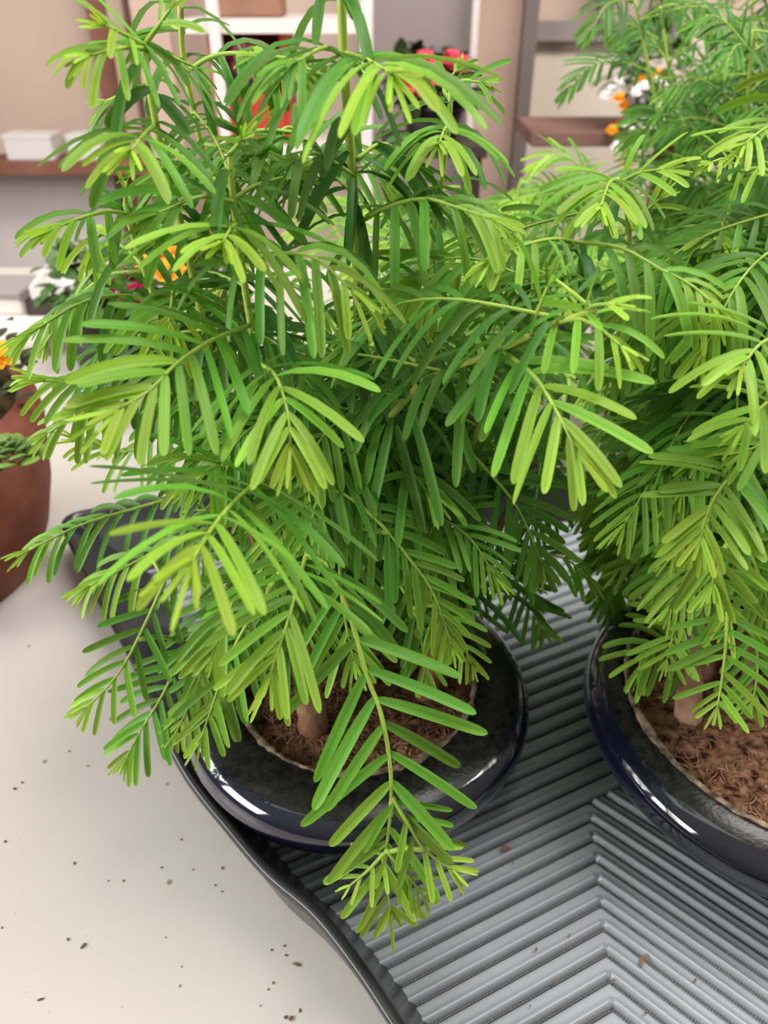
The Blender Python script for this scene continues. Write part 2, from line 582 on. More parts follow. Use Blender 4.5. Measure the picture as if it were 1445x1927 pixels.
# ribbed floor: mitred ribs that meet on a spine
A0 = np.array(onz(1110, 1527, 0.003))[:2]
A1 = np.array(onz(1150, 1873, 0.003))[:2]
sp_dir = (A1 - A0)
pitch_rib = np.linalg.norm(sp_dir) / 8.0
sp_dir = sp_dir / np.linalg.norm(sp_dir)
rR = np.array(onz(1445, 1740, 0.003))[:2] - np.array(onz(1115, 1525, 0.003))[:2]
rL = np.array(onz(800, 1680, 0.003))[:2] - np.array(onz(1110, 1530, 0.003))[:2]
rR /= np.linalg.norm(rR); rL /= np.linalg.norm(rL)
nR = np.array([-rR[1], rR[0]]); nR = nR / (nR @ sp_dir)
nL = np.array([-rL[1], rL[0]]); nL = nL / (nL @ sp_dir)
step = 0.00105
xs = np.arange(-0.30, 0.60, step); ys = np.arange(-0.03, 0.69, step)
X, Yg = np.meshgrid(xs, ys)
dx, dy = X - A0[0], Yg - A0[1]
side = sp_dir[0] * dy - sp_dir[1] * dx
phR = (dx * nR[0] + dy * nR[1]) / pitch_rib
phL = (dx * nL[0] + dy * nL[1]) / pitch_rib
right = (dx * sp_dir[1] - dy * sp_dir[0])
rgt_sign = np.sign(rR[0] * sp_dir[1] - rR[1] * sp_dir[0])
ph = np.where((right * rgt_sign > 0) & (phL > -0.5), phR, phL)
fr = ph % 1.0
sm = lambda e0, e1, v: np.clip((v - e0) / (e1 - e0), 0, 1) ** 2 * (3 - 2 * np.clip((v - e0) / (e1 - e0), 0, 1))
Z = 0.0034 + 0.0022 * sm(0.0, 0.12, fr) * (1 - sm(0.26, 0.38, fr)) - 0.0026 * sm(0.30, 0.40, fr) * (1 - sm(0.50, 0.60, fr))
# flat seam on the mitre
Z = np.where((np.abs(right) < 0.0010) & (phL > -0.5), np.minimum(Z, 0.0034), Z)
poly = [(Lp[i].x + nrm[i].x * 0.0225 * slope_w[i], Lp[i].y + nrm[i].y * 0.0225 * slope_w[i]) for i in range(NL)]
px_, py_ = np.array(poly).T
insd = np.zeros(X.shape, bool)
for i in range(NL):
    j = i - 1
    c = ((py_[i] > Yg) != (py_[j] > Yg))
    with np.errstate(divide='ignore', invalid='ignore'):
        xi = (px_[j] - px_[i]) * (Yg - py_[i]) / (py_[j] - py_[i]) + px_[i]
    insd ^= c & (X < xi)
idx = -np.ones(X.shape, int)
idx[insd] = np.arange(insd.sum())
q = insd[:-1, :-1] & insd[1:, :-1] & insd[:-1, 1:] & insd[1:, 1:]
faces = np.stack([idx[:-1, :-1][q], idx[:-1, 1:][q], idx[1:, 1:][q], idx[1:, :-1][q]], 1)
Z = np.where(Z < 0.0009, 0.0009, Z)
verts = np.stack([X[insd], Yg[insd], Z[insd]], 1)
me = bpy.data.meshes.new('ribbed_floor')
me.vertices.add(len(verts)); me.vertices.foreach_set('co', verts.ravel())
me.loops.add(faces.size); me.loops.foreach_set('vertex_index', faces.ravel())
me.polygons.add(len(faces)); me.polygons.foreach_set('loop_start', np.arange(0, faces.size, 4))
me.update(); me.validate()
gr = me.attributes.new('groove_shade', 'FLOAT', 'POINT')
gr.data.foreach_set('value', (sm(0.32, 0.42, fr) * (1 - sm(0.50, 0.60, fr)))[insd].astype(np.float32))  # mask of the painted dark lines, following the grooves
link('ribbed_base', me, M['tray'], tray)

mb = MB()
for px, py, r, el in ((950, 1598, .0022, 1.6), (1210, 1805, .0014, 2.4), (1207, 1815, .0009, 1.5), (1009, 1787, .0008, 1.5), (1048, 1846, .0009, 1.1), (1308, 1845, .0008, 1.4),
                      (1070, 1762, .0007, 2.6), (965, 1625, .0007, 1), (868, 1683, .0007, 1), (1215, 1905, .0007, 2), (1155, 1845, .0006, 1.3), (998, 1893, .0006, 1)):
    crumb(onz(px, py, 0.0052) + Vector((0, 0, 0.0)), r, el, random.uniform(0, 3))
tag(mb.build('dirt_crumbs', M['debris'], None, smooth=False), 'dry crumbs lying between the ribs of the grey tray', 'dirt', kind='stuff')

# ------------------------------------------------------------------ foliage machinery
ROWS = 9
SS = np.array([0, .06, .20, .42, .64, .82, .92, .975, 1.0])
WPROF = np.array([.30, .66, .90, 1.0, 1.0, .96, .84, .56, .16])
DOWN = np.array([0, 0, -1.0])


class Leaves:
    def __init__(self):
        self.rows = []

    def add(self, base, d0, n, L, W, droop, age, twist=0.0):
        self.rows.append((*base, *d0, *n, L, W, droop, age, random.random(), twist))

    def mesh(self, name, parent, material, lo=False):
        A = np.array(self.rows)
        n = len(A)
        B, D, Nn = A[:, 0:3], A[:, 3:6], A[:, 6:9]
        L, W, G, AGE, RND, TW = A[:, 9], A[:, 10], A[:, 11], A[:, 12], A[:, 13], A[:, 14]
        D = D / np.linalg.norm(D, axis=1, keepdims=True)
        pos = np.zeros((n, ROWS, 3)); pos[:, 0] = B
        sid = np.zeros((n, ROWS, 3)); nn = np.zeros((n, ROWS, 3))
        cur = D.copy(); N0 = Nn.copy()
        for r in range(ROWS):
            if r:
                cur = D + (G * SS[r] ** 1.15)[:, None] * DOWN
                cur = cur / np.linalg.norm(cur, axis=1, keepdims=True)
                pos[:, r] = pos[:, r - 1] + cur * (L * (SS[r] - SS[r - 1]))[:, None]
            N0 = N0 - cur * np.sum(N0 * cur, 1, keepdims=True)
            ln = np.linalg.norm(N0, axis=1, keepdims=True)
            N0 = N0 / np.maximum(ln, 1e-6)
            s = np.cross(cur, N0)
            a = TW * SS[r]
            sid[:, r] = s * np.cos(a)[:, None] + N0 * np.sin(a)[:, None]
            nn[:, r] = np.cross(sid[:, r], cur)
        half = (W[:, None] * WPROF[None] * 0.5)[..., None]
        fold = 0.24 * half
        Lf = pos - sid * half + nn * fold
        Rt = pos + sid * half + nn * fold
        Md = pos - nn * fold
        V = np.stack([Lf, Md, Rt], 2)            # n, rows, 3, 3
        nv = ROWS * 3
        q = []
        for r in range(ROWS - 1):
            for c in range(2):
                a = r * 3 + c
                q.append((a, a + 1, a + 4, a + 3))
        q = np.array(q)
        Fq = (q[None] + (np.arange(n) * nv)[:, None, None]).reshape(-1, 4)
        me = bpy.data.meshes.new(name)
        V = V.reshape(-1, 3)
        me.vertices.add(len(V)); me.vertices.foreach_set('co', V.ravel())
        me.loops.add(Fq.size); me.loops.foreach_set('vertex_index', Fq.ravel().astype(np.int32))
        me.polygons.add(len(Fq)); me.polygons.foreach_set('loop_start', np.arange(0, Fq.size, 4))
        me.update()
        at_ = me.attributes.new('leaf', 'FLOAT_COLOR', 'POINT')
        c = np.ones((n, ROWS, 3, 4))
        c[..., 0] = np.clip(AGE[:, None, None] + 0.10 * (SS[None, :, None] - 0.5), 0, 1)
        c[..., 1] = RND[:, None, None]
        c[..., 2] = np.array([0, 1, 0])[None, None]
        c[..., 3] = 1
        at_.data.foreach_set('color', c.ravel())
        me.validate()
        return link(name, me, material, parent)


def grow(path, lv, mb, Lm=0.038, wid=0.0046, sp=0.0075, c=0.45, droop=0.5, age=(0.35, 1.0), start=0.06, ang=(30, 68),
         r0=0.0011, tip=True, taper=0.40, lift=0.1, kmat=0):
    """one shoot: a tapering twig with two ranks of soft linear leaves"""
    n = max(8, int(len(path) * 5))
    sp, wid, Lm = sp * 1.25, wid * min(1.0, (Lm / .038) ** .75), Lm * 1.12
    C, length = spline(path, n)
    mb.tube(path, r0, r0 * 0.45, n=n, seg=6, m=kmat)
    s = start * length
    view0 = Vector((0, 0, CAM_Z))
    flip = 1
    while s < length * 0.985:
        t = s / length
        i = t * (n - 1)
        i0 = min(int(i), n - 2)
        p = C[i0].lerp(C[i0 + 1], i - i0)
        T = (C[min(i0 + 2, n - 1)] - C[max(i0 - 1, 0)]).normalized()
        vw = (view0 - p).normalized()
        N = Vector((0, 0, 1)) * (1 - c) + vw * c
        N = (N - T * N.dot(T))
        if N.length < 0.15:
            N = vw - T * vw.dot(T)
        N.normalize()
        lat = T.cross(N)
        prof = np.interp(t, [0, .12, .35, .65, .9, 1], [.84, .96, 1, .88, .62, taper])
        for sd in (-1, 1):
            if random.random() < 0.05:
                continue
            A = math.radians(np.interp(t, [0, .6, 1], [ang[0], (ang[0] + ang[1]) / 2, ang[1]]) + random.gauss(0, 6))
            d = lat * sd * math.cos(A) + T * math.sin(A) + N * (lift + random.gauss(0, 0.10))
            dr_ = max(0, droop * random.uniform(.6, 1.4)) * (1 - 0.35 * t) + abs(random.gauss(0, .22))
            nj = N + Vector((random.gauss(0, .14), random.gauss(0, .14), random.gauss(0, .1)))
            ag = age[0] + (age[1] - age[0]) * t ** 1.6 + random.gauss(0, 0.05)
            lv.add(p + T * random.uniform(-.001, .001), d, nj, Lm * prof * random.uniform(.86, 1.1),
                   wid * (0.30 + 0.70 * prof) * random.uniform(.9, 1.08), dr_, ag,
                   random.gauss(0, .25))
        s += sp * random.uniform(.85, 1.15) * (1 - 0.45 * t)
    if tip:
        p = C[-1]
        T = (C[-1] - C[-3]).normalized()
        vw = (view0 - p).normalized()
        for k in range(7):
            w = k * 2.4 + random.random()
            a = T.cross(vw).normalized(); b = T.cross(a)
            d = T + (a * math.cos(w) + b * math.sin(w)) * 0.36
            lv.add(p, d, vw + Vector((0, 0, .5)), Lm * random.uniform(.24, .46), wid * .32, droop * .25, min(1, age[1] + .05), 0)
    return length


def stem_leaves(path, lv, sp=0.016, Lm=0.045, droop=1.5, age=0.2, t0=0.0, t1=0.75, wid=0.0046):
    """single leaves in a spiral on an upright stem"""
    n = 60
    C, length = spline(path, n)
    s = t0 * length
    w = random.random() * 6
    while s < t1 * length:
        i = s / length * (n - 1)
        i0 = min(int(i), n - 2)
        p = C[i0].lerp(C[i0 + 1], i - i0)
        for k in range(2):
            a = w + k * math.pi + random.gauss(0, .3)
            d = Vector((math.cos(a), math.sin(a), 0.45 + random.gauss(0, .15)))
            lv.add(p, d, Vector((0, 0, 1)), Lm * random.uniform(.8, 1.15), wid, droop * random.uniform(.7, 1.4), age + random.gauss(0, .08), random.gauss(0, .3))
        w += 1.3
        s += sp * random.uniform(.8, 1.2)


def path_of(pts):
    """pixel positions with distances -> places"""
    return [at(x, y, Y) for x, y, Y in pts]


# ------------------------------------------------------------------ pots
def glazed_pot(root, c, R, Ro, h=0.072, base=0.0056):
    cx, cy = c
    k = R / 0.113
    prof = [(0.001, 0.0), (0.070 * k, 0.0), (0.076 * k, 0.003), (0.090 * k, 0.015), (0.103 * k, h * .45), (0.1105 * k, h * .62), (0.113 * k, h * .74),
            (0.1122 * k, h * .82), (0.109 * k, h * .895), (0.103 * k, h * .945)]
    q = len(prof)
    r1 = 0.103 * k
    prof += [(r1 + (Ro - r1) * .35, h * .975), (r1 + (Ro - r1) * .75, h * .995), (Ro + .0012, h), (Ro, h - .0014), (Ro - .0012, h - .006), (Ro - .002, h * .5), (0.001, h * .5)]
    mats = [0] * (q - 1) + [1] * (len(prof) - q)
    m = MB()
    m.lathe(prof, (cx, cy, base), seg=128, mats=mats)
    po = m.build('glazed_pot', [M['glaze'], M['dusty']], root)
    # lime crust around the opening
    m = MB()
    seg = 160
    Vv, Ff = [], []
    ring = [(0.0026, -0.0006), (0.0010, 0.0012), (-0.0022, 0.0014), (-0.0046, -0.0012), (-0.0050, -0.006)]
    for j, (dr, dz) in enumerate(ring):
        for i in range(seg):
            a = 2 * math.pi * i / seg
            u = 0.35 + 0.5 * math.sin(3 * a + 1.1) * math.sin(7 * a) + random.uniform(-.4, .4)
            r = Ro + dr * (0.25 + 0.9 * max(u, 0))
            Vv.append((cx + r * math.cos(a), cy + r * math.sin(a), base + h + dz * (0.5 + 0.8 * max(u, 0))))
    for j in range(len(ring) - 1):
        for i in range(seg):
            kx = (i + 1) % seg
            Ff.append((j * seg + i, j * seg + kx, (j + 1) * seg + kx, (j + 1) * seg + i))
    m.add(Vv, Ff)
    tag(m.build('rim_crust', M['crust'], po), 'chalky cream crust on the inner pot rim')
    # soil
    zs = base + h - 0.010
    NR, NA = 26, 96
    Vv, Ff = [(cx, cy, zs + .004)], []
    for i in range(1, NR + 1):
        for j in range(NA):
            a = 2 * math.pi * j / NA
            r = (Ro - .0015) * i / NR
            hh = .004 * (1 - (i / NR) ** 2) + (random.gauss(0, .0011) if i < NR else 0)
            Vv.append((cx + r * math.cos(a), cy + r * math.sin(a), zs + hh))
    for j in range(NA):
        Ff.append((0, 1 + j, 1 + (j + 1) % NA))
    for i in range(NR - 1):
        for j in range(NA):
            b0 = 1 + i * NA
            Ff.append((b0 + j, b0 + NA + j, b0 + NA + (j + 1) % NA, b0 + (j + 1) % NA))
    m = MB(); m.add(Vv, Ff)
    so = m.build('soil', M['soil'], root)
    m = MB()
    for _ in range(1000):
        a = random.uniform(0, 6.283); r = (Ro - .008) * math.sqrt(random.random())
        p = Vector((cx + r * math.cos(a), cy + r * math.sin(a), zs + .003 * (1 - (r / Ro) ** 2) + .0012))
        w = random.uniform(0, 6.283)
        ln = random.uniform(.004, .016)
        pts = [p]
        for kk in range(3):
            w += random.gauss(0, .8)
            pts.append(pts[-1] + Vector((math.cos(w), math.sin(w), random.uniform(-.25, .25))) * ln / 3)
        if (pts[-1] - Vector((cx, cy, pts[-1].z))).length < Ro - .004:
            m.tube(pts, random.uniform(.0003, .0007), .0002, n=6, seg=4)
    tag(m.build('root_fibre', M['fibre'], so), 'tangled fine brown roots over the soil', kind='stuff')
    return zs


def conifer(name, loc, label):
    r = empty(name, loc)
    return tag(r, label, 'potted plant', 'young conifers in dark glazed bowls')


def build_shoots(root, specs, rest=None, stems_=()):
    """each shoot: a branch part with its leaves as sub-part; rest: the many small inner ones as one part"""
    anchors = [p for sp_ in stems_ for p in sp_]
    for kw in specs:
        lv, mb_ = Leaves(), MB()
        kw = dict(kw)
        path = kw.pop('path')
        if anchors:
            b = path[0]
            a = min(anchors, key=lambda q: (q - b).length + max(0, q.z - b.z) * .6)
            if (a - b).length > .004:          # the bare lower end of the shoot, back to what it grows from
                mid = a.lerp(b, .5) + Vector((0, 0, .10 * (a - b).length))
                mb_.tube([a, mid, b], .0014, .0011, n=9, seg=6)
        grow(path, lv, mb_, **kw)
        anchors += spline(path, 10)[0][:7] if anchors else []
        br = mb_.build('branch', M['twig'], root)
        lv.mesh('leaves', br, M['leaf'])
    if rest:
        lv, mb_ = Leaves(), MB()
        for kw in rest:
            kw = dict(kw)
            path = kw.pop('path')
            grow(path, lv, mb_, **kw)
        br = mb_.build('inner_branch', M['twig'], root)
        tag(br, kind='stuff')
        tag(lv.mesh('leaves', br, M['leaf']), kind='stuff')


def stems(root, list_, leaf_kw=None):
    for pts, r0, r1, woody, leafy in list_:
        path = path_of(pts)
        mb_ = MB()
        C, ln = spline(path, 40)
        # green upper part
        mb_.tube(path, r1, r0, n=36, seg=8, m=0)
        if woody:
            k = int(40 * woody)
            mb_.tube(C[40 - k - 1:], r1 * .9 + (r0 - r1) * .6, r0 * 1.15, n=22, seg=8, m=1, wob=.18)
        st = mb_.build('stem', [M['stem'], M['bark']], root)
        if leafy:
            lv = Leaves()
            stem_leaves(path, lv, **leafy)
            lv.mesh('leaves', st, M['leaf'])


GAPS = ((205, 440, 345, 580), (640, 380, 700, 650), (880, 880, 960, 1000))   # see-through places between the stems


def fill(stem_paths, count, poly, out_to, Lm=(.028, .042), ln=(.05, .11), age=(.18, .8), droop=(.4, 1.3), c=(.2, .6), zmin=.10, rise=(-.25, .5), avoid=None, crop=True):
    """inner shoots that leave the stems in all directions; kept when they stay inside the crown"""
    out = []
    tries = 0
    while len(out) < count and tries < count * 40:
        tries += 1
        sp_ = random.choice(stem_paths)
        i = random.randrange(len(sp_))
        b = sp_[i]
        if b.z < zmin or (crop and b.z > .27 and random.random() < .55):
            continue
        w = random.uniform(0, 6.283)
        e = random.uniform(*rise)
        d = Vector((math.cos(w) * math.cos(e), math.sin(w) * math.cos(e), math.sin(e)))
        L_ = random.uniform(*ln)
        p1 = b + d * L_ * .5
        p2 = b + d * L_ * .8 + Vector((0, 0, -.10 * L_))
        p3 = b + d * L_ + Vector((0, 0, -.32 * L_))
        if not out_to(p3):
            continue
        if crop and p3.z > .17 and p3.y < b.y - .02 and b.y < .36:
            continue
        if crop and any(x0 < project(q_)[0] < x1 and y0 < project(q_)[1] < y1 for q_ in (b, p1, p2, p3) for x0, y0, x1, y1 in GAPS):
            continue
        if poly and not (inside(project(p2), poly) and inside(project(p3), poly)):
            continue
        a0 = random.uniform(*age)
        out.append(dict(path=[b, p1, p2, p3], Lm=random.uniform(*Lm), c=random.uniform(*c), droop=random.uniform(*droop),
                        age=(a0 * .6, min(1, a0 + .35)), r0=.0009, wid=random.uniform(.0034, .0044)))
    return out


# ------------------------------------------------------------------ main plant
main = conifer('potted_conifer', (-0.018, 0.355, 0.0056), 'large bright green conifer whose long shoot droops over the rim of its dark bowl')
zs = glazed_pot(main, (-0.018, 0.355), 0.113, 0.077)
SL = dict(sp=.019, Lm=.044, droop=1.6, age=.18, t0=.02, t1=.55)
main_stems = [
    ([(641, -40, .345), (648, 130, .348), (661, 300, .352), (671, 480, .356), (676, 640, .36), (690, 800, .365), (670, 1000, .365), (640, 1240, .345)], .0034, .0017, .42, SL),
    ([(270, 84, .345), (285, 190, .345), (315, 330, .345), (345, 440, .345), (385, 620, .35), (440, 850, .355), (500, 1050, .35), (560, 1270, .335)], .003, .0013, .45, SL),
    ([(338, -20, .40), (345, 110, .40), (372, 240, .40), (398, 350, .40), (440, 520, .40), (510, 800, .39), (560, 1000, .38), (600, 1230, .355)], .003, .0013, .45, SL),
    ([(236, 385, .36), (246, 430, .36), (266, 490, .36), (290, 560, .36), (345, 700, .36), (430, 900, .36), (500, 1080, .35), (570, 1270, .335)], .003, .0012, .45, SL),
    ([(432, 290, .325), (438, 370, .325), (452, 480, .325), (467, 580, .325), (486, 680, .33), (530, 850, .34), (570, 1040, .345), (610, 1260, .335)], .003, .0013, .42, SL),
    ([(848, 165, .40), (845, 230, .40), (832, 330, .40), (816, 450, .40), (785, 700, .40), (750, 980, .39), (730, 1230, .36)], .003, .0012, .45, SL),
    ([(1078, 455, .35), (1010, 560, .355), (930, 740, .36), (850, 950, .37), (812, 1230, .358)], .003, .0014, .45, dict(SL, t1=.4)),
    ([(720, 800, .345), (770, 745, .33), (800, 715, .32), (870, 685, .31), (940, 660, .30), (1040, 610, .285), (1120, 585, .275)], .0012, .0019, 0, dict(sp=.013, Lm=.048, droop=1.9, age=.30, t0=.02, t1=.85)),
    ([(1160, 335, .40), (1180, 400, .40), (1180, 520, .40), (1120, 680, .40), (1000, 880, .40), (870, 1130, .39), (850, 1200, .375)], .003, .0012, .45, dict(SL, t1=.3)),
]
stems(main, main_stems)
# pale thick trunks at the soil
for pts, r0, r1 in (([(588, 1345, .318), (580, 1280, .325), (570, 1200, .335), (520, 1050, .35)], .0095, .005),
                    ([(800, 1310, .345), (812, 1250, .35), (830, 1190, .358), (850, 1080, .37)], .0075, .0042),
                    ([(872, 1160, .40), (880, 1080, .395), (890, 1010, .39)], .0062, .004),
                    ([(690, 1290, .352), (690, 1180, .355), (680, 1000, .362)], .007, .0042)):
    pp = path_of(pts)
    pp[0].z = zs - .003
    m_ = MB(); m_.tube(pp, r0, r1, n=18, seg=12, wob=.16); m_.build('trunk', M['palebark'], main)

D = dict
T = []


def sh(pts, **kw):
    T.append(D(path=path_of(pts), **kw))


YG = (.55, 1.0)      # yellow-green shoots
# --- crown, left
sh([(276, 88, .345), (240, 68, .335), (200, 48, .325)], Lm=.026, age=YG, droop=.3)
sh([(278, 92, .345), (235, 90, .33), (170, 104, .318)], Lm=.028, age=(.4, .95), droop=1.4)
sh([(272, 84, .345), (296, 52, .345), (320, 18, .345)], Lm=.022, age=YG, droop=.3)
sh([(280, 90, .345), (330, 110, .36), (370, 128, .37)], Lm=.03, age=(.2, .5), droop=1.6)
sh([(292, 236, .345), (272, 252, .325), (247, 282, .30)], Lm=.04, age=(.35, .95), droop=1.0, c=.6)
sh([(288, 180, .345), (250, 172, .36), (200, 190, .37)], Lm=.03, age=(.25, .7), droop=1.1)
sh([(356, 132, .39), (395, 108, .385), (440, 100, .38), (500, 106, .37), (552, 128, .355)], Lm=.033, age=(.2, .9), droop=2.4, sp=.010)
sh([(345, 60, .40), (320, 50, .41), (290, 60, .41)], Lm=.03, age=(.3, .6))
sh([(380, 270, .40), (420, 280, .38), (445, 300, .36)], Lm=.034, age=(.4, .9), droop=.7)
sh([(246, 404, .36), (205, 398, .355), (160, 408, .345), (98, 432, .33)], Lm=.032, age=(.3, .95), droop=.8, c=.3)
sh([(250, 420, .36), (278, 372, .36), (318, 332, .36)], Lm=.02, age=YG, droop=.5, sp=.010)
sh([(237, 400, .36), (236, 370, .36), (240, 338, .36)], Lm=.018, age=(.5, .9), droop=.3)
sh([(268, 500, .36), (240, 470, .37), (190, 440, .38), (175, 470, .37)], Lm=.034, age=(.6, .95), droop=1.6)
sh([(300, 572, .36), (230, 556, .355), (150, 572, .34), (56, 628, .325)], Lm=.034, age=(.3, .85), droop=1.7, c=.35)
sh([(270, 510, .37), (200, 520, .39), (130, 575, .40), (90, 640, .40)], Lm=.03, age=(.3, .8), droop=1.6)
sh([(325, 540, .345), (325, 556, .33), (318, 605, .31)], Lm=.04, age=(.4, .95), droop=.9, c=.7)
sh([(330, 640, .37), (240, 690, .36), (150, 720, .35), (85, 715, .345)], Lm=.036, age=(.25, .85), droop=1.3)
sh([(360, 720, .36), (260, 740, .35), (190, 760, .34), (90, 815, .33)], Lm=.03, age=(.4, .9), droop=1.3)
sh([(440, 640, .37), (300, 800, .36), (240, 850, .36), (150, 830, .36)], Lm=.03, age=(.4, .9), droop=1.0)
# --- crown, nearest shoots
sh([(470, 612, .31), (400, 640, .285), (335, 682, .262), (280, 735, .245), (222, 770, .235)], Lm=.042, age=(.3, .95), droop=.35, c=.75, sp=.009)
sh([(484, 682, .315), (515, 702, .28), (532, 742, .262), (543, 790, .25), (547, 840, .243)], Lm=.042, age=(.35, 1), droop=.5, c=.7, sp=.0085)
sh([(452, 420, .325), (436, 428, .30), (420, 455, .28)], Lm=.042, age=(.55, 1), droop=.6, c=.6, sp=.0065)
sh([(452, 470, .325), (500, 482, .315), (548, 476, .305), (600, 490, .295), (660, 545, .285)], Lm=.042, age=(.35, .95), droop=2.2, c=.4, sp=.0095)
sh([(432, 290, .325), (445, 275, .32), (455, 262, .315)], Lm=.024, age=YG, droop=.1)
sh([(440, 375, .325), (480, 350, .33), (545, 330, .34)], Lm=.034, age=(.45, .9), droop=.7)
sh([(440, 380, .325), (380, 370, .31), (300, 400, .30)], Lm=.04, age=(.15, .6), droop=1.0)
sh([(648, 100, .348), (690, 112, .32), (735, 138, .29)], Lm=.052, wid=.0056, age=(.3, 1), droop=1.0, c=.35, sp=.008)
sh([(648, 105, .348), (610, 90, .33), (560, 115, .31)], Lm=.044, age=(.15, .5), droop=1.5, sp=.011)
sh([(655, 150, .348), (600, 140, .35), (540, 110, .36), (480, 105, .37)], Lm=.034, age=(.3, .8), droop=1.8)
sh([(672, 420, .355), (735, 388, .345), (800, 374, .335), (860, 390, .325), (925, 412, .315)], Lm=.038, age=(.2, .85), droop=2.0, c=.35)
sh([(666, 330, .352), (600, 290, .34), (560, 300, .33)], Lm=.042, age=(.1, .4), droop=1.8, sp=.012)
sh([(670, 300, .352), (720, 270, .36), (770, 300, .36)], Lm=.042, age=(.1, .4), droop=1.8, sp=.012)
sh([(845, 235, .40), (836, 244, .37), (826, 270, .345)], Lm=.04, age=(.3, .95), droop=1.1, c=.5, sp=.006)
sh([(850, 170, .40), (870, 152, .395), (905, 155, .39)], Lm=.022, age=(.3, .7), droop=.6)
sh([(848, 190, .40), (835, 165, .405), (860, 130, .41)], Lm=.018, age=(.3, .7), droop=.4)
sh([(560, 250, .40), (540, 240, .40), (500, 270, .39)], Lm=.034, age=(.3, .8), droop=1.5)
# --- crown, right
sh([(1078, 455, .35), (1165, 466, .34), (1240, 505, .33), (1300, 536, .32), (1338, 568, .312)], Lm=.038, age=(.3, .95), droop=1.8, c=.35, sp=.009)
sh([(1078, 455, .35), (1040, 450, .335), (985, 462, .32), (925, 490, .308)], Lm=.028, age=(.45, .95), droop=2.0, c=.3, sp=.0095)
sh([(1160, 338, .40), (1146, 345, .375), (1130, 388, .35)], Lm=.036, age=(.6, .95), droop=.7, c=.6, sp=.006)
sh([(1165, 345, .40), (1205, 325, .395), (1250, 318, .39)], Lm=.026, age=(.6, .95), droop=.3)
sh([(1180, 410, .40), (1210, 400, .40), (1240, 375, .40)], Lm=.024, age=(.5, .9), droop=.6)
sh([(945, 660, .30), (1000, 702, .275), (1032, 746, .262), (1062, 802, .25), (1085, 850, .243)], Lm=.041, age=(.42, .95), droop=.35, c=.8, sp=.0085)
sh([(1040, 610, .285), (1085, 600, .278), (1125, 615, .27), (1168, 650, .262)], Lm=.026, age=(.6, 1), droop=1.0, c=.4)
sh([(1100, 590, .278), (1120, 575, .275), (1160, 572, .27)], Lm=.020, age=(.7, 1), droop=.2)
sh([(1000, 630, .29), (1010, 590, .285), (1030, 540, .28)], Lm=.026, age=(.3, .6), droop=.4, sp=.013)
# --- lower front
sh([(500, 895, .29), (455, 930, .245), (405, 985, .205), (365, 1050, .18)], Lm=.054, wid=.0048, age=(.2, .95), droop=.45, c=.75, sp=.0105)
sh([(350, 930, .37), (250, 958, .365), (160, 985, .355), (95, 1015, .345), (55, 1035, .34)], Lm=.034, age=(.2, .75), droop=1.5, c=.3, sp=.009)
sh([(420, 985, .34), (330, 1020, .33), (240, 1065, .32), (170, 1102, .31)], Lm=.034, age=(.45, .9), droop=1.6, c=.4)
sh([(310, 1095, .31), (275, 1170, .30), (240, 1240, .285), (205, 1290, .275), (165, 1330, .268)], Lm=.028, age=(.35, .85), droop=.25, c=.7, sp=.009)
sh([(350, 1210, .31), (310, 1300, .30), (268, 1370, .288), (238, 1425, .28)], Lm=.033, age=(.3, .8), droop=.3, c=.6, sp=.0075)
sh([(500, 1120, .29), (450, 1200, .28), (420, 1270, .272), (378, 1390, .262)], Lm=.034, age=(.35, .85), droop=.5, c=.6)
sh([(430, 1150, .31), (390, 1250, .30), (350, 1340, .29), (330, 1380, .285)], Lm=.03, age=(.35, .85), droop=.5, c=.6)
sh([(580, 1030, .28), (560, 1100, .25), (543, 1165, .235), (522, 1225, .225), (510, 1270, .22)], Lm=.040, age=(.4, .95), droop=.35, c=.75, sp=.0075)
sh([(470, 1080, .29), (440, 1130, .275), (420, 1180, .265), (400, 1230, .26)], Lm=.034, age=(.4, .9), droop=.4, c=.7)
sh([(560, 900, .31), (655, 935, .30), (715, 985, .295), (765, 1045, .29), (808, 1105, .285), (832, 1160, .28), (850, 1215, .275)], Lm=.031, age=(.3, .85), droop=.4, c=.65)
sh([(610, 1060, .27), (650, 1130, .255), (690, 1270, .235), (716, 1340, .225), (733, 1430, .215), (736, 1510, .208), (728, 1590, .203), (722, 1625, .2), (735, 1712, .196)], Lm=.044, wid=.0054, age=(.4, .9), droop=.12, c=.85, sp=.0128, r0=.0013, start=.2, ang=(27, 60))
sh([(738, 1500, .209), (765, 1545, .204), (800, 1600, .2), (850, 1635, .196)], Lm=.024, age=(.55, .95), droop=.2, c=.8, sp=.008)
sh([(724, 1605, .2), (690, 1640, .197), (660, 1665, .195)], Lm=.017, age=(.7, 1), droop=.2, c=.8)
sh([(726, 1600, .2), (760, 1640, .197), (800, 1690, .194)], Lm=.017, age=(.7, 1), droop=.2, c=.8)
sh([(880, 845, .35), (930, 900, .345), (970, 950, .34), (1000, 1010, .335), (1020, 1062, .332)], Lm=.036, age=(.15, .6), droop=.3, c=.7, sp=.0085)
sh([(800, 1000, .37), (900, 1010, .365), (980, 1035, .36), (1060, 1050, .355), (1105, 1085, .35)], Lm=.034, age=(.2, .6), droop=1.9, c=.4, sp=.010)
sh([(950, 1040, .42), (980, 1110, .41), (1002, 1150, .405), (1018, 1185, .40)], Lm=.032, age=(.2, .6), droop=.2, c=.8)
sh([(740, 1080, .32), (775, 1140, .31), (792, 1200, .305), (800, 1270, .30)], Lm=.03, age=(.35, .8), droop=.4, c=.7)
sh([(820, 1140, .31), (850, 1180, .295), (872, 1215, .288), (888, 1250, .285)], Lm=.022, age=(.5, .9), droop=.3, c=.7)
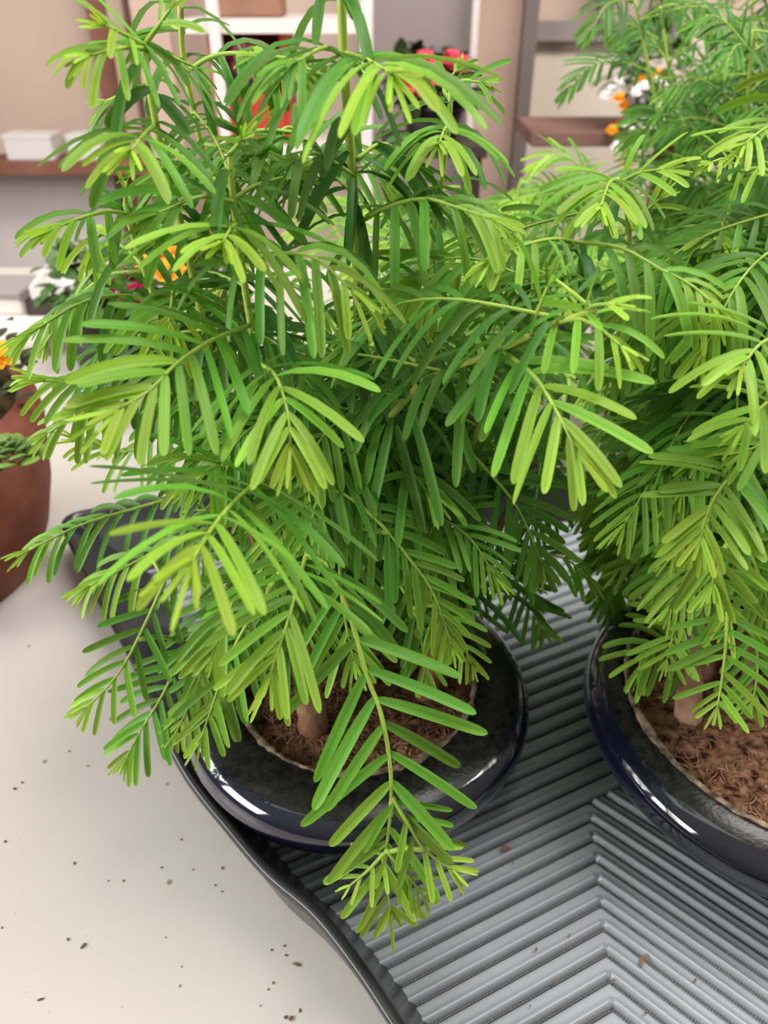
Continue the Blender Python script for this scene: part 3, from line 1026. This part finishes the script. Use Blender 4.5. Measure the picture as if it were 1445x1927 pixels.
sh([(640, 1000, .30), (640, 1090, .28), (650, 1170, .27), (665, 1240, .262)], Lm=.036, age=(.3, .8), droop=.4, c=.7)
sh([(530, 860, .33), (460, 870, .315), (400, 880, .30), (370, 905, .29)], Lm=.036, age=(.35, .8), droop=1.4, c=.5)
sh([(700, 800, .35), (640, 860, .32), (600, 930, .30), (585, 990, .285)], Lm=.042, age=(.2, .6), droop=.5, c=.6)
sh([(730, 830, .35), (760, 870, .33), (800, 920, .315)], Lm=.05, age=(.2, .6), droop=1.2, c=.6, sp=.010)
sh([(690, 620, .37), (760, 620, .38), (840, 660, .375)], Lm=.042, age=(.05, .4), droop=1.4, c=.4)
sh([(642, -25, .345), (640, -60, .345), (645, -95, .345)], Lm=.03, age=YG, droop=.6)
# long single leaves hanging along the main stem and the front right shoot: foot, tip, age, droop
LONG = [((672, 385, .352), (714, 600, .335), .1, .15), ((676, 535, .355), (692, 765, .335), .12, .1), ((655, 285, .35), (560, 455, .325), .1, .5),
        ((700, 622, .345), (832, 768, .31), .12, .5), ((703, 628, .345), (762, 748, .325), .15, .2), ((872, 690, .31), (858, 915, .285), .45, .1),
        ((738, 785, .325), (697, 975, .295), .3, .15), ((772, 765, .325), (828, 980, .295), .35, .5), ((745, 800, .33), (796, 996, .30), .3, .3),
        ((950, 672, .30), (842, 796, .27), .35, .3), ((960, 690, .295), (905, 830, .27), .4, .1), ((604, -10, .34), (596, 82, .325), .2, .2),
        ((652, -15, .34), (674, 38, .33), .2, .2), ((284, 168, .342), (204, 232, .325), .1, .9), ((296, 182, .342), (352, 248, .335), .1, .7),
        ((668, 350, .352), (655, 480, .345), .1, .3), ((676, 640, .355), (690, 780, .34), .1, .2), ((450, 590, .32), (466, 735, .305), .15, .1),
        ((690, 780, .35), (640, 930, .325), .2, .3), ((700, 690, .35), (735, 830, .335), .15, .2), ((1000, 560, .345), (965, 700, .325), .2, .3),
        ((820, 480, .38), (835, 590, .36), .15, .8), ((700, 270, .36), (790, 380, .345), .1, 1.2), ((655, 240, .35), (610, 330, .335), .15, .9)]
lv_ = Leaves()
for b_, t_, a_, g_ in LONG:
    B_, T_ = at(*b_), at(*t_)
    d_ = T_ - B_
    lv_.add(B_, d_.normalized() + Vector((0, 0, .45 * g_)), (Vector((0, 0, CAM_Z)) - B_).normalized() + Vector((-.3, 0, .3)), d_.length * (1 + .10 * g_), .0048, g_, a_, random.gauss(0, .2))
lv_.mesh('leaves', main, M['leaf'])
MAIN_T = T

MAIN_POLY = [(210, 330), (330, 270), (420, 330), (560, 200), (640, 150), (720, 240), (850, 260), (960, 340), (1090, 440), (1120, 560), (1080, 700), (1060, 850), (1040, 1000), (1000, 1100),
             (900, 1120), (830, 1210), (740, 1230), (640, 1240), (520, 1300), (400, 1320), (330, 1240), (270, 1120), (260, 1000), (340, 900), (280, 800), (140, 760), (120, 660), (190, 560), (230, 450)]
sp_main = [spline(path_of(s[0]), 24)[0] for s in main_stems]
cpt = Vector((-0.02, 0.355, 0))
okm = lambda p: (Vector((p.x, p.y, 0)) - cpt).length < .21 and p.z > .085 and p.y > .22
F1 = fill(sp_main, 170, MAIN_POLY, okm, zmin=.12, age=(.05, .7))
build_shoots(main, T + F1[:20], F1[20:], sp_main)

# ------------------------------------------------------------------ right plant
right_p = conifer('potted_conifer', (0.262, 0.335, 0.0056), 'bright green conifer in the right-hand dark glazed bowl, its brown soil open to view')
zs2 = glazed_pot(right_p, (0.262, 0.335), 0.131, 0.1065)
SR = dict(sp=.02, Lm=.04, droop=1.4, age=.2, t0=.02, t1=.5)
right_stems = [
    ([(1395, 320, .40), (1372, 420, .40), (1375, 600, .395), (1392, 790, .385), (1330, 1060, .37), (1296, 1330, .332)], .0042, .0014, .5, SR),
    ([(1470, 200, .37), (1480, 420, .37), (1470, 700, .37), (1440, 1000, .36), (1400, 1330, .33)], .0034, .0014, .5, SR),
    ([(1300, 560, .46), (1310, 720, .45), (1330, 950, .43), (1340, 1180, .38), (1330, 1300, .355)], .003, .0013, .5, SR),
    ([(1560, 400, .40), (1540, 700, .39), (1500, 1000, .37), (1450, 1330, .335)], .003, .0013, .5, SR),
]
stems(right_p, right_stems)
pp = path_of([(1296, 1352, .326), (1298, 1290, .335), (1306, 1220, .345), (1322, 1100, .362)]); pp[0].z = zs2 - .003
m_ = MB(); m_.tube(pp, .0088, .0048, n=18, seg=12, wob=.14); m_.build('trunk', M['palebark'], right_p)
T = []
sh([(1420, 850, .30), (1378, 892, .285), (1345, 935, .272), (1325, 985, .262), (1318, 1015, .258)], Lm=.034, wid=.005, age=(.5, .9), droop=.12, c=.85, sp=.0062, ang=(22, 60))
sh([(1330, 985, .275), (1340, 1030, .27), (1345, 1060, .268), (1340, 1100, .265)], Lm=.03, wid=.0048, age=(.6, .95), droop=.2, c=.8, sp=.0062)
sh([(1345, 1060, .285), (1362, 1100, .28), (1372, 1140, .276), (1368, 1175, .272)], Lm=.027, age=(.55, .95), droop=.2, c=.8, sp=.006)
sh([(1368, 1150, .275), (1366, 1210, .267), (1358, 1280, .26), (1350, 1330, .255)], Lm=.027, wid=.0048, age=(.5, .85), droop=.05, c=.9, sp=.0062, ang=(15, 45))
sh([(1330, 1130, .32), (1295, 1155, .312), (1268, 1195, .305), (1255, 1240, .30)], Lm=.027, age=(.5, .85), droop=.15, c=.8, sp=.0062, ang=(15, 50))
sh([(1300, 1215, .34), (1240, 1215, .335), (1210, 1235, .33), (1200, 1265, .326)], Lm=.032, age=(.5, .85), droop=1.2, c=.6, sp=.0065)
sh([(1410, 1160, .30), (1425, 1230, .292), (1422, 1290, .286), (1415, 1320, .284)], Lm=.028, age=(.4, .75), droop=.1, c=.85, sp=.0065)
sh([(1390, 1000, .31), (1420, 1060, .30), (1445, 1130, .295)], Lm=.034, age=(.4, .75), droop=.2, c=.8)
sh([(1395, 790, .385), (1320, 730, .385), (1250, 668, .385), (1190, 660, .385)], Lm=.034, age=(.2, .55), droop=.5, c=.7, sp=.0085)
sh([(1470, 630, .30), (1430, 648, .285), (1395, 690, .27)], Lm=.04, age=(.55, .9), droop=.6, c=.6)
sh([(1480, 740, .30), (1440, 760, .285), (1400, 800, .275)], Lm=.036, age=(.5, .85), droop=.4, c=.7)
sh([(1480, 800, .31), (1445, 830, .295), (1400, 850, .29)], Lm=.034, age=(.45, .8), droop=.4, c=.7)
sh([(1372, 400, .40), (1362, 415, .385), (1352, 445, .365)], Lm=.042, age=(.35, .8), droop=.8, c=.6, sp=.0055)
sh([(1396, 325, .40), (1365, 300, .395), (1340, 305, .39)], Lm=.02, age=(.7, 1), droop=.6)
sh([(1396, 325, .40), (1430, 315, .39), (1460, 330, .38)], Lm=.022, age=(.7, 1), droop=.8)
sh([(1470, 230, .37), (1435, 245, .355), (1402, 270, .345)], Lm=.03, age=(.65, 1), droop=.6)
sh([(1392, 880, .40), (1300, 830, .42), (1200, 850, .44), (1120, 900, .45)], Lm=.042, age=(.1, .45), droop=.8, c=.6, sp=.009)
sh([(1330, 830, .43), (1240, 850, .45), (1170, 930, .46), (1150, 1050, .455)], Lm=.046, age=(.1, .45), droop=.6, c=.7, sp=.009)
sh([(1250, 900, .47), (1180, 980, .48), (1160, 1080, .475), (1155, 1185, .465)], Lm=.042, age=(.25, .55), droop=.2, c=.8, sp=.0085)
sh([(1300, 900, .42), (1230, 940, .42), (1160, 1010, .415), (1140, 1040, .41)], Lm=.034, age=(.2, .6), droop=.5, c=.7)
sh([(1330, 560, .44), (1250, 560, .44), (1170, 600, .43)], Lm=.036, age=(.1, .4), droop=1.2)
sh([(1310, 680, .44), (1250, 720, .43), (1180, 760, .42)], Lm=.032, age=(.2, .6), droop=.9)
RIGHT_POLY = [(1300, 430), (1445, 380), (1700, 300), (1900, 900), (1600, 1250), (1400, 1230), (1230, 1150), (1130, 1080), (1080, 960), (1040, 840), (1080, 640), (1200, 520)]
sp_right = [spline(path_of(s[0]), 24)[0] for s in right_stems]
cr_ = Vector((0.262, 0.345, 0))
sh([(1470, 200, .37), (1478, 160, .37), (1475, 120, .37)], Lm=.028, age=YG, droop=.6)
sh([(1560, 400, .40), (1565, 340, .40), (1550, 290, .39)], Lm=.028, age=YG, droop=.8)
sh([(1300, 560, .46), (1295, 520, .455), (1270, 500, .45)], Lm=.028, age=YG, droop=.8)
sh([(1290, 860, .45), (1215, 930, .45), (1165, 1040, .445), (1150, 1150, .435)], Lm=.040, age=(.15, .5), droop=.3, c=.75, sp=.0085)
okr = lambda p: (Vector((p.x, p.y, 0)) - cr_).length < .21 and p.z > .11 and p.y > .30
F2 = fill(sp_right, 130, RIGHT_POLY, okr, zmin=.13, age=(.1, .6))
build_shoots(right_p, T + F2[:14], F2[14:], sp_right)


# ------------------------------------------------------------------ conifers further back
def back_conifer(c, label, height, spread, n_up, n_shoot, pot_r, age, seed, z0=0.0, Lm=(.026, .038)):
    random.seed(seed)
    r = conifer('potted_conifer', (c[0], c[1], z0), label)
    z = glazed_pot(r, c, pot_r, pot_r * .7, base=z0)
    sps, lst = [], []
    for k in range(n_up):
        w = 2 * math.pi * k / n_up + random.uniform(-.4, .4)
        e = spread * random.uniform(.25, .6)
        h_ = height * random.uniform(.78, 1.0)
        b = Vector((c[0] + .03 * math.cos(w), c[1] + .03 * math.sin(w), z - .002))
        pts = [b + Vector((math.cos(w) * e * t, math.sin(w) * e * t, (h_ - z) * t ** .9)) for t in (1, .75, .5, .25, 0)]
        mb_ = MB(); mb_.tube(pts, .0012, .0034, n=30, seg=7)
        st = mb_.build('stem', M['stem'], r)
        sps.append(spline(pts, 24)[0])
    c3 = Vector((c[0], c[1], 0))
    ok = lambda p: (Vector((p.x, p.y, 0)) - c3).length < spread and p.z > z + .03
    Fs = fill(sps, n_shoot, None, ok, crop=False, zmin=z + .05, age=age, Lm=Lm, ln=(.05, .13), rise=(-.2, .7))
    build_shoots(r, Fs[:36], Fs[36:])
    return r


back_conifer((0.075, 0.735), 'light green out-of-focus conifer standing behind the large bright green one', .31, .20, 7, 120, .10, (.45, .9), 21, z0=0.0)
back_conifer((0.41, 0.85), 'tall dark green out-of-focus conifer at the back of the table on the right', 0.52, .27, 9, 270, .11, (.0, .32), 33, z0=0.0)
random.seed(99)


# ------------------------------------------------------------------ pots of flowers
def broad_leaf(mb_, p, d, up, L, W, m=0):
    """one rounded leaf, slightly cupped, with a little thickness of fold"""
    d = Vector(d).normalized()
    s = d.cross(Vector(up))
    if s.length < 1e-3:
        s = d.cross(Vector((1, 0, 0)))
    s.normalize()
    n = s.cross(d)
    V, Fc = [], []
    prof = [.15, .7, 1, .95, .65, .12]
    for i, w in enumerate(prof):
        t = i / 5
        cpos = Vector(p) + d * L * t + n * (-.25 * L * t * t)
        V += [cpos - s * W * w / 2 + n * W * .10 * w, cpos, cpos + s * W * w / 2 + n * W * .10 * w]
    for i in range(5):
        for k in range(2):
            a = i * 3 + k
            Fc.append((a, a + 1, a + 4, a + 3))
    mb_.add(V, Fc, m)


def blossom(mb_, p, r, n=9, rows=2, up=Vector((0, -.4, 1)), m=0):
    up = Vector(up).normalized()
    a = up.cross(Vector((1, 0, 0))).normalized(); b = up.cross(a)
    for j in range(rows):
        for k in range(n):
            w = 2 * math.pi * (k + .5 * j) / n
            d = (a * math.cos(w) + b * math.sin(w)) * (1 - .25 * j) + up * (.15 + .55 * j)
            broad_leaf(mb_, Vector(p) + up * .1 * r * j, d, up, r * (1 - .2 * j), r * .75, m)
    bm = bmesh.new(); bmesh.ops.create_icosphere(bm, subdivisions=2, radius=r * .3)
    bm.verts.index_update()
    mb_.add([v.co + Vector(p) + up * .2 * r for v in bm.verts], [[v.index for v in f.verts] for f in bm.faces], m)
    bm.free()


def bush(root, c, rx, rz, n, L, m, name='foliage'):
    mb_ = MB()
    for _ in range(n):
        w = random.uniform(0, 6.283); e = math.asin(random.uniform(-.3, 1))
        u = Vector((math.cos(w) * math.cos(e), math.sin(w) * math.cos(e), math.sin(e)))
        k = random.uniform(.45, 1)
        p = Vector(c) + Vector((u.x * rx * k, u.y * rx * k, u.z * rz * k))
        d = u + Vector((random.gauss(0, .5), random.gauss(0, .5), random.gauss(0, .4)))
        broad_leaf(mb_, p, d, Vector((0, 0, 1)) + u * .4, L * random.uniform(.7, 1.2), L * .72)
    return mb_.build(name, m, root)


def simple_pot(root, c, r, h, m, rim=True, taper=.74):
    mb_ = MB()
    pr = [(.001, 0), (r * taper, 0), (r * (taper + .02), .004), (r * .955, h * .80), (r * .955, h * .80)]
    pr += [(r * 1.03, h * .81), (r * 1.05, h * .83), (r * 1.05, h * .985), (r * 1.02, h), (r * .95, h), (r * .93, h * .98), (r * .90, h * .85), (.001, h * .85)]
    mb_.lathe(pr, c, seg=64)
    return mb_.build('pot', m, root)


def flowerpot(name, c, label, cat, pot_mat, r, h, leaf_mat, bush_r, bush_h, leaf_L, blooms, bloom_mats, group=None, n_leaf=120, pot=True, centre=None, leaf_name='foliage'):
    root = empty(name, c)
    tag(root, label, cat, group)
    if pot:
        simple_pot(root, c, r, h, pot_mat)
    cc = centre or (c[0], c[1], c[2] + h + bush_h * .25)
    mb_ = MB(); mb_.tube([Vector((c[0], c[1], c[2] + h * .8)), Vector(cc)], .006, .004, n=5); mb_.build('stem', M['broadleaf'], root)
    bush(root, cc, bush_r, bush_h, n_leaf, leaf_L, leaf_mat, leaf_name)
    for (p, br, mi) in blooms:
        mb_ = MB(); blossom(mb_, p, br)
        q_ = Vector(cc)
        mb_.tube([Vector(p), (Vector(p) + q_) / 2 + Vector((0, 0, .004)), q_], .0012, .0016, n=5, seg=5)
        mb_.build('blossom', bloom_mats[mi], root)
    return root


# behind the left of the big plant: orange and magenta flowers on the table
b1 = [(at(310, 478, .86), .022, 0), (at(282, 490, .85), .017, 0), (at(318, 508, .84), .02, 0), (at(395, 425, .88), .016, 0), (at(410, 560, .84), .014, 0)]
flowerpot('flower_pot', (at(310, 560, .90).x, .90, 0), 'orange flowers on the table behind the left side of the large conifer', 'potted flower',
          M['darkpot'], .055, .09, M['broadleaf'], .075, .07, .035, b1, [M['orange']], 'small potted flowers behind the conifer', centre=(at(325, 540, .90).x, .90, .14))
b2 = [(at(230, 523, .92), .026, 0), (at(258, 545, .90), .02, 0), (at(250, 575, .90), .018, 0)]
flowerpot('flower_pot', (at(190, 600, 1.03).x, 1.03, 0), 'magenta flowers on the table left of the orange ones', 'potted flower',
          M['darkpot'], .055, .08, M['broadleaf'], .07, .06, .03, b2, [M['magenta']], 'small potted flowers behind the conifer', centre=(at(190, 575, 1.03).x, 1.03, .11))
# pink and red blooms at the right edge, orange one between the plants
b3 = [(at(1438, 440, 1.16), .024, 0), (at(1442, 482, 1.15), .026, 0)]
flowerpot('flower_pot', (.70, 1.26, 0), 'pink flowers at the far right behind the tall dark conifer', 'potted flower',
          M['darkpot'], .06, .09, M['broadleaf'], .09, .09, .035, b3, [M['pink']], 'small potted flowers behind the conifer', centre=(.70, 1.26, .12))
b4 = [(at(1146, 652, .80), .012, 0), (at(1440, 690, .72), .014, 1), (at(1120, 520, .86), .012, 0)]
flowerpot('flower_pot', (.22, 1.02, 0), 'low orange flowers between the light and the tall dark conifer', 'potted flower',
          M['darkpot'], .05, .07, M['broadleaf'], .07, .05, .03, b4[:1] + b4[2:], [M['orange']], 'small potted flowers behind the conifer', centre=(.22, 1.02, .11))

# ------------------------------------------------------------------ terracotta pot, left edge
tc_ = (-0.435, 0.56, 0.0)
tp = empty('terracotta_pot', tc_)
tag(tp, 'round terracotta pot of dark mulch and fleshy green leaves at the left edge', 'potted plant')
mb = MB()
pr = [(.001, 0), (.106, 0), (.112, .004), (.126, .035), (.137, .075), (.142, .110), (.1455, .135), (.144, .152), (.139, .162), (.133, .164), (.129, .160), (.127, .145), (.001, .145)]
mb.lathe(pr, tc_, seg=96); mb.build('pot', M['terra'], tp)
V, Fc = [(tc_[0], tc_[1], .185)], []
for i in range(1, 17):
    for j in range(64):
        a = 2 * math.pi * j / 64; r = .134 * i / 16
        V.append((tc_[0] + r * math.cos(a), tc_[1] + r * math.sin(a), .158 + .030 * (1 - (i / 16) ** 2) + (random.gauss(0, .004) if i < 16 else 0)))
for j in range(64):
    Fc.append((0, 1 + j, 1 + (j + 1) % 64))
for i in range(15):
    for j in range(64):
        b0 = 1 + i * 64
        Fc.append((b0 + j, b0 + 64 + j, b0 + 64 + (j + 1) % 64, b0 + (j + 1) % 64))
mb = MB(); mb.add(V, Fc); mb.build('mulch', M['mulch'], tp)
mb = MB()
for k in range(30):
    w = k * 2.4; t = (k + 1) / 30
    p = at(14, 842, .475) + Vector((math.cos(w) * .020 * t, math.sin(w) * .020 * t, .006 - .014 * t))
    bm = bmesh.new(); bmesh.ops.create_icosphere(bm, subdivisions=2, radius=1)
    Rm = Matrix.Rotation(w, 4, 'Z') @ Matrix.Rotation(-.9 + .7 * t, 4, 'Y')
    bm.verts.index_update()
    mb.add([p + Rm @ Vector((v.co.x * (.005 + .005 * t), v.co.y * (.004 + .004 * t), v.co.z * .0018)) for v in bm.verts], [[v.index for v in f.verts] for f in bm.faces])
    bm.free()
mb.build('rosette', M['succulent'], tp)
mb = MB()
for k in range(330):
    w = random.uniform(0, 6.283); r = .145 * math.sqrt(random.random())
    p = Vector((tc_[0] + r * math.cos(w), tc_[1] + r * math.sin(w), .166 + random.uniform(0, .035)))
    broad_leaf(mb, p, Vector((random.gauss(0, 1), random.gauss(0, 1), .6)), Vector((0, 0, 1)), .016, .010)
mb.build('groundcover', mat('dark_groundcover', srgb(62, 70, 36), .7, .3, var=srgb(48, 46, 28), vscale=60), tp)
mb = MB(); blossom(mb, at(2, 668, .60), .015, n=11); mb.tube([at(2, 668, .60), Vector((tc_[0] + .03, tc_[1] + .02, .17))], .002, .002, n=4); mb.build('blossom', M['orange'], tp)

# ------------------------------------------------------------------ boxes at the far left of the table
def box_thing(name, c, s, rz, m, label, cat, group=None, lid=None):
    root = empty(name, (c[0], c[1], c[2]))
    tag(root, label, cat, group)
    b_ = MB(); b_.box((c[0], c[1], c[2] + s[2] / 2), s, rz, bev=min(s) * .08); b_.build('body', m, root, smooth=False)
    l_ = MB(); l_.box((c[0], c[1], c[2] + s[2] - .004), (s[0] * 1.04, s[1] * 1.04, .012), rz, bev=.002); l_.build('lid', lid or m, root, smooth=False)
    return root


box_thing('storage_box', (-.585, 1.10, 0), (.19, .10, .022), .05, M['white'], 'flat white box lying nearest on the table behind the terracotta pot', 'box', 'boxes at the far end of the table')
box_thing('storage_box', (-.66, 1.27, 0), (.15, .09, .035), -.04, M['white'], 'white box at the back edge, left of the dark crate', 'box', 'boxes at the far end of the table', lid=M['greybox'])
cx_, cy_ = -.475, 1.215
cr = empty('dark_crate', (cx_, cy_, 0))
tag(cr, 'dark plastic crate carrying a pale tray at the far left of the table', 'crate')
mb = MB()
for sx, sy, wx, wy in ((0, -.06, .14, .006), (0, .06, .14, .006), (-.07, 0, .006, .126), (.07, 0, .006, .126)):
    mb.box((cx_ + sx, cy_ + sy, .026), (wx, wy, .046))
mb.box((cx_, cy_, .005), (.14, .12, .008))
mb.build('body', M['darkbox'], cr, smooth=False)
tr_ = empty('shallow_tray', (cx_, cy_, .049))
tag(tr_, 'pale shallow tray lying askew on the dark crate', 'tray')
mb = MB(); mb.box((cx_, cy_, .052), (.13, .11, .005), .12, bev=.001); mb.build('base', M['white'], tr_, smooth=False)
mb = MB()
for sx, sy, wx, wy in ((0, -.055, .13, .005), (0, .055, .13, .005), (-.065, 0, .005, .11), (.065, 0, .005, .11)):
    R = Matrix.Rotation(.12, 4, 'Z') @ Vector((sx, sy, 0))
    mb.box((cx_ + R.x, cy_ + R.y, .060), (wx, wy, .018), .12)
mb.build('rim', M['white'], tr_, smooth=False)
box_thing('storage_box', (-.51, 1.40, 0), (.07, .06, .04), 0, M['white'], 'small white box with a grey lid behind the dark crate', 'box', 'boxes at the far end of the table', lid=M['greybox'])

# ------------------------------------------------------------------ brown wall shelf, left, with two white boxes
zsft = at(0, 304, 2.56).z
shf = empty('wall_shelf', (-1.3, 2.62, zsft))
tag(shf, 'brown timber shelf on the wall at the far left, carrying two white boxes', 'shelf')
x1 = at(292, 320, 2.5).x
mb = MB(); mb.box(((-2.6 + x1) / 2, 2.625, zsft - .02), (x1 + 2.6, .13, .04), bev=.003); mb.build('board', M['brownwood'], shf, smooth=False)
for bx in (-2.2, -1.55):
    mb = MB(); mb.box((bx, 2.64, zsft - .09), (.03, .08, .10)); mb.build('bracket', M['brownwood'], shf, smooth=False)
for i, (px0, px1, lab) in enumerate(((22, 110, 'white box on the brown wall shelf, the one farther from the brown post'), (138, 200, 'white box on the brown wall shelf, beside the brown post'))):
    a_, b_ = at(px0, 300, 2.6), at(px1, 300, 2.6)
    box_thing('shelf_box', ((a_.x + b_.x) / 2, 2.615, zsft), (b_.x - a_.x, .09, .070), 0, M['white'], lab, 'box', 'white boxes on the wall shelf')

# ------------------------------------------------------------------ white shelving with red pot
rack = empty('shelving_rack', (at(555, 200, 1.9).x, 1.9, -0.78))
tag(rack, 'white shelving rack by the back wall holding the red flower pot', 'shelf')
xa, xb = at(416, 150, 1.85).x, at(690, 150, 1.85).x
zl, zu = at(500, 278, 1.83).z, at(500, 36, 1.83).z
for yy in (1.84, 2.14):
    for xx in (xa, xb):
        mb = MB(); mb.box((xx, yy, .0), (.022, .022, 1.56)); mb.build('upright', M['whitepaint'], rack, smooth=False)
for zz in (zl, zu, -.3):
    xl = xa if zz != zu else at(345, 36, 1.85).x
    mb = MB(); mb.box(((xl + xb) / 2, 1.99, zz - .0125), (xb - xl, .30, .025)); mb.build('shelf_board', M['whitepaint'], rack, smooth=False)
# red square pot with pink flowers
pc = at(482, 200, 1.93)
rp = empty('square_planter', (pc.x, 1.95, zl))
tag(rp, 'red square planter of pink flowers on the white shelving rack', 'potted flower')
mb = MB()
w2 = .075
for sx, sy, wx, wy in ((0, -w2, .15, .006), (0, w2, .15, .006)):
    mb.box((pc.x + sx, 1.95 + sy, zl + .05), (wx, wy, .10))
for sx in (-w2, w2):
    mb.box((pc.x + sx, 1.95, zl + .11), (.014, .156, .22))
mb.box((pc.x, 1.95, zl + .004), (.15, .15, .008))
mb.box((pc.x, 1.95 + w2, zl + .11), (.15, .006, .22))
mb.build('planter', M['redpot'], rp, smooth=False)
bush(rp, (pc.x, 1.95, zl + .11), .058, .05, 60, .035, M['broadleaf'])
for k in range(12):
    w = k * 2.4; r = .05 * math.sqrt((k + .5) / 12)
    mb = MB(); blossom(mb, (pc.x + r * math.cos(w), 1.93 + r * math.sin(w), zl + .150 + random.uniform(-.02, .03)), .021, n=7, up=(0, -.8, .7)); mb.build('blossom', M['pink'], rp)
box_thing('carton', (at(470, 0, 1.95).x, 1.96, zu), (.14, .12, .09), 0, mat('brown_card', srgb(150, 110, 90), .8), 'brown carton on the top board of the white rack', 'box')

# red geranium on a stool in front of the grey sheet
gz = at(810, 262, 2.0).z
gx = at(815, 200, 2.0).x
st_ = empty('plant_stand', (gx, 2.02, -.78))
tag(st_, 'dark plant stand under the red flowers before the grey sheet', 'stand')
mb = MB(); mb.box((gx, 2.02, gz - .012), (.24, .24, .024)); mb.build('top', M['darkbox'], st_, smooth=False)
for sx in (-.1, .1):
    for sy in (-.1, .1):
        mb = MB(); mb.box((gx + sx, 2.02 + sy, (gz - .024 - .78) / 2), (.02, .02, .78 + gz - .024)); mb.build('leg', M['darkbox'], st_, smooth=False)
gb = []
for px, py in ((770, 125), (800, 112), (815, 130), (850, 112), (868, 122), (758, 138), (785, 145), (840, 130), (806, 150), (795, 168), (770, 160)):
    gb.append((at(px, py, 1.95 + random.uniform(-.03, .03)), .026, 0))
flowerpot('geranium', (gx, 2.02, gz), 'red flowers over dark leaves before the grey sheet', 'potted flower', M['darkpot'], .075, .075, mat('dark_broad_leaf', srgb(40, 52, 30), .6, .3, var=srgb(62, 80, 40), vscale=30), .10, .085, .05, gb, [M['red']], n_leaf=150, centre=(gx, 2.02, gz + .10))

# brown bench at the right with white and orange flowers
bz = at(1060, 246, 1.80).z
bn = empty('plant_bench', (1.2, 1.9, -.78))
tag(bn, 'brown timber bench behind the tall dark conifer', 'bench')
bx0 = at(1008, 240, 1.75).x
mb = MB(); mb.box(((bx0 + 2.4) / 2, 1.90, bz - .015), (2.4 - bx0, .22, .03), bev=.004); mb.build('top', mat('dull_brown_timber', srgb(128, 96, 86), .7, .3, var=srgb(112, 82, 72), vscale=7), bn, smooth=False)
for xx in (bx0 + .35, 2.3):
    for yy in (1.83, 1.97):
        mb = MB(); mb.box((xx, yy, (bz - .03 - .78) / 2), (.04, .04, .78 + bz - .03)); mb.build('leg', M['brownwood'], bn, smooth=False)
wb_ = []
for k in range(46):
    px = random.gauss(1215, 42); py = random.gauss(205, 48)
    wb_.append((at(px, py, 1.80 + random.uniform(-.06, .06)), random.uniform(.007, .014), 0))
for px, py in ((1240, 140), (1165, 185), (1152, 245), (1175, 200), (1180, 310), (1190, 292), (1260, 200), (1205, 150)):
    wb_.append((at(px, py, 1.78), .014, 1))
flowerpot('flower_pot', (at(1215, 240, 1.85).x, 1.85, bz), 'white and orange blossoms on the bench behind the tall dark conifer', 'potted flower', M['darkpot'], .06, .06, M['broadleaf'], .11, .09, .035, wb_,
          [M['whitepetal'], M['orange']], 'small potted flowers behind the conifer', n_leaf=160, centre=(at(1215, 205, 1.87).x, 1.87, bz + .10))
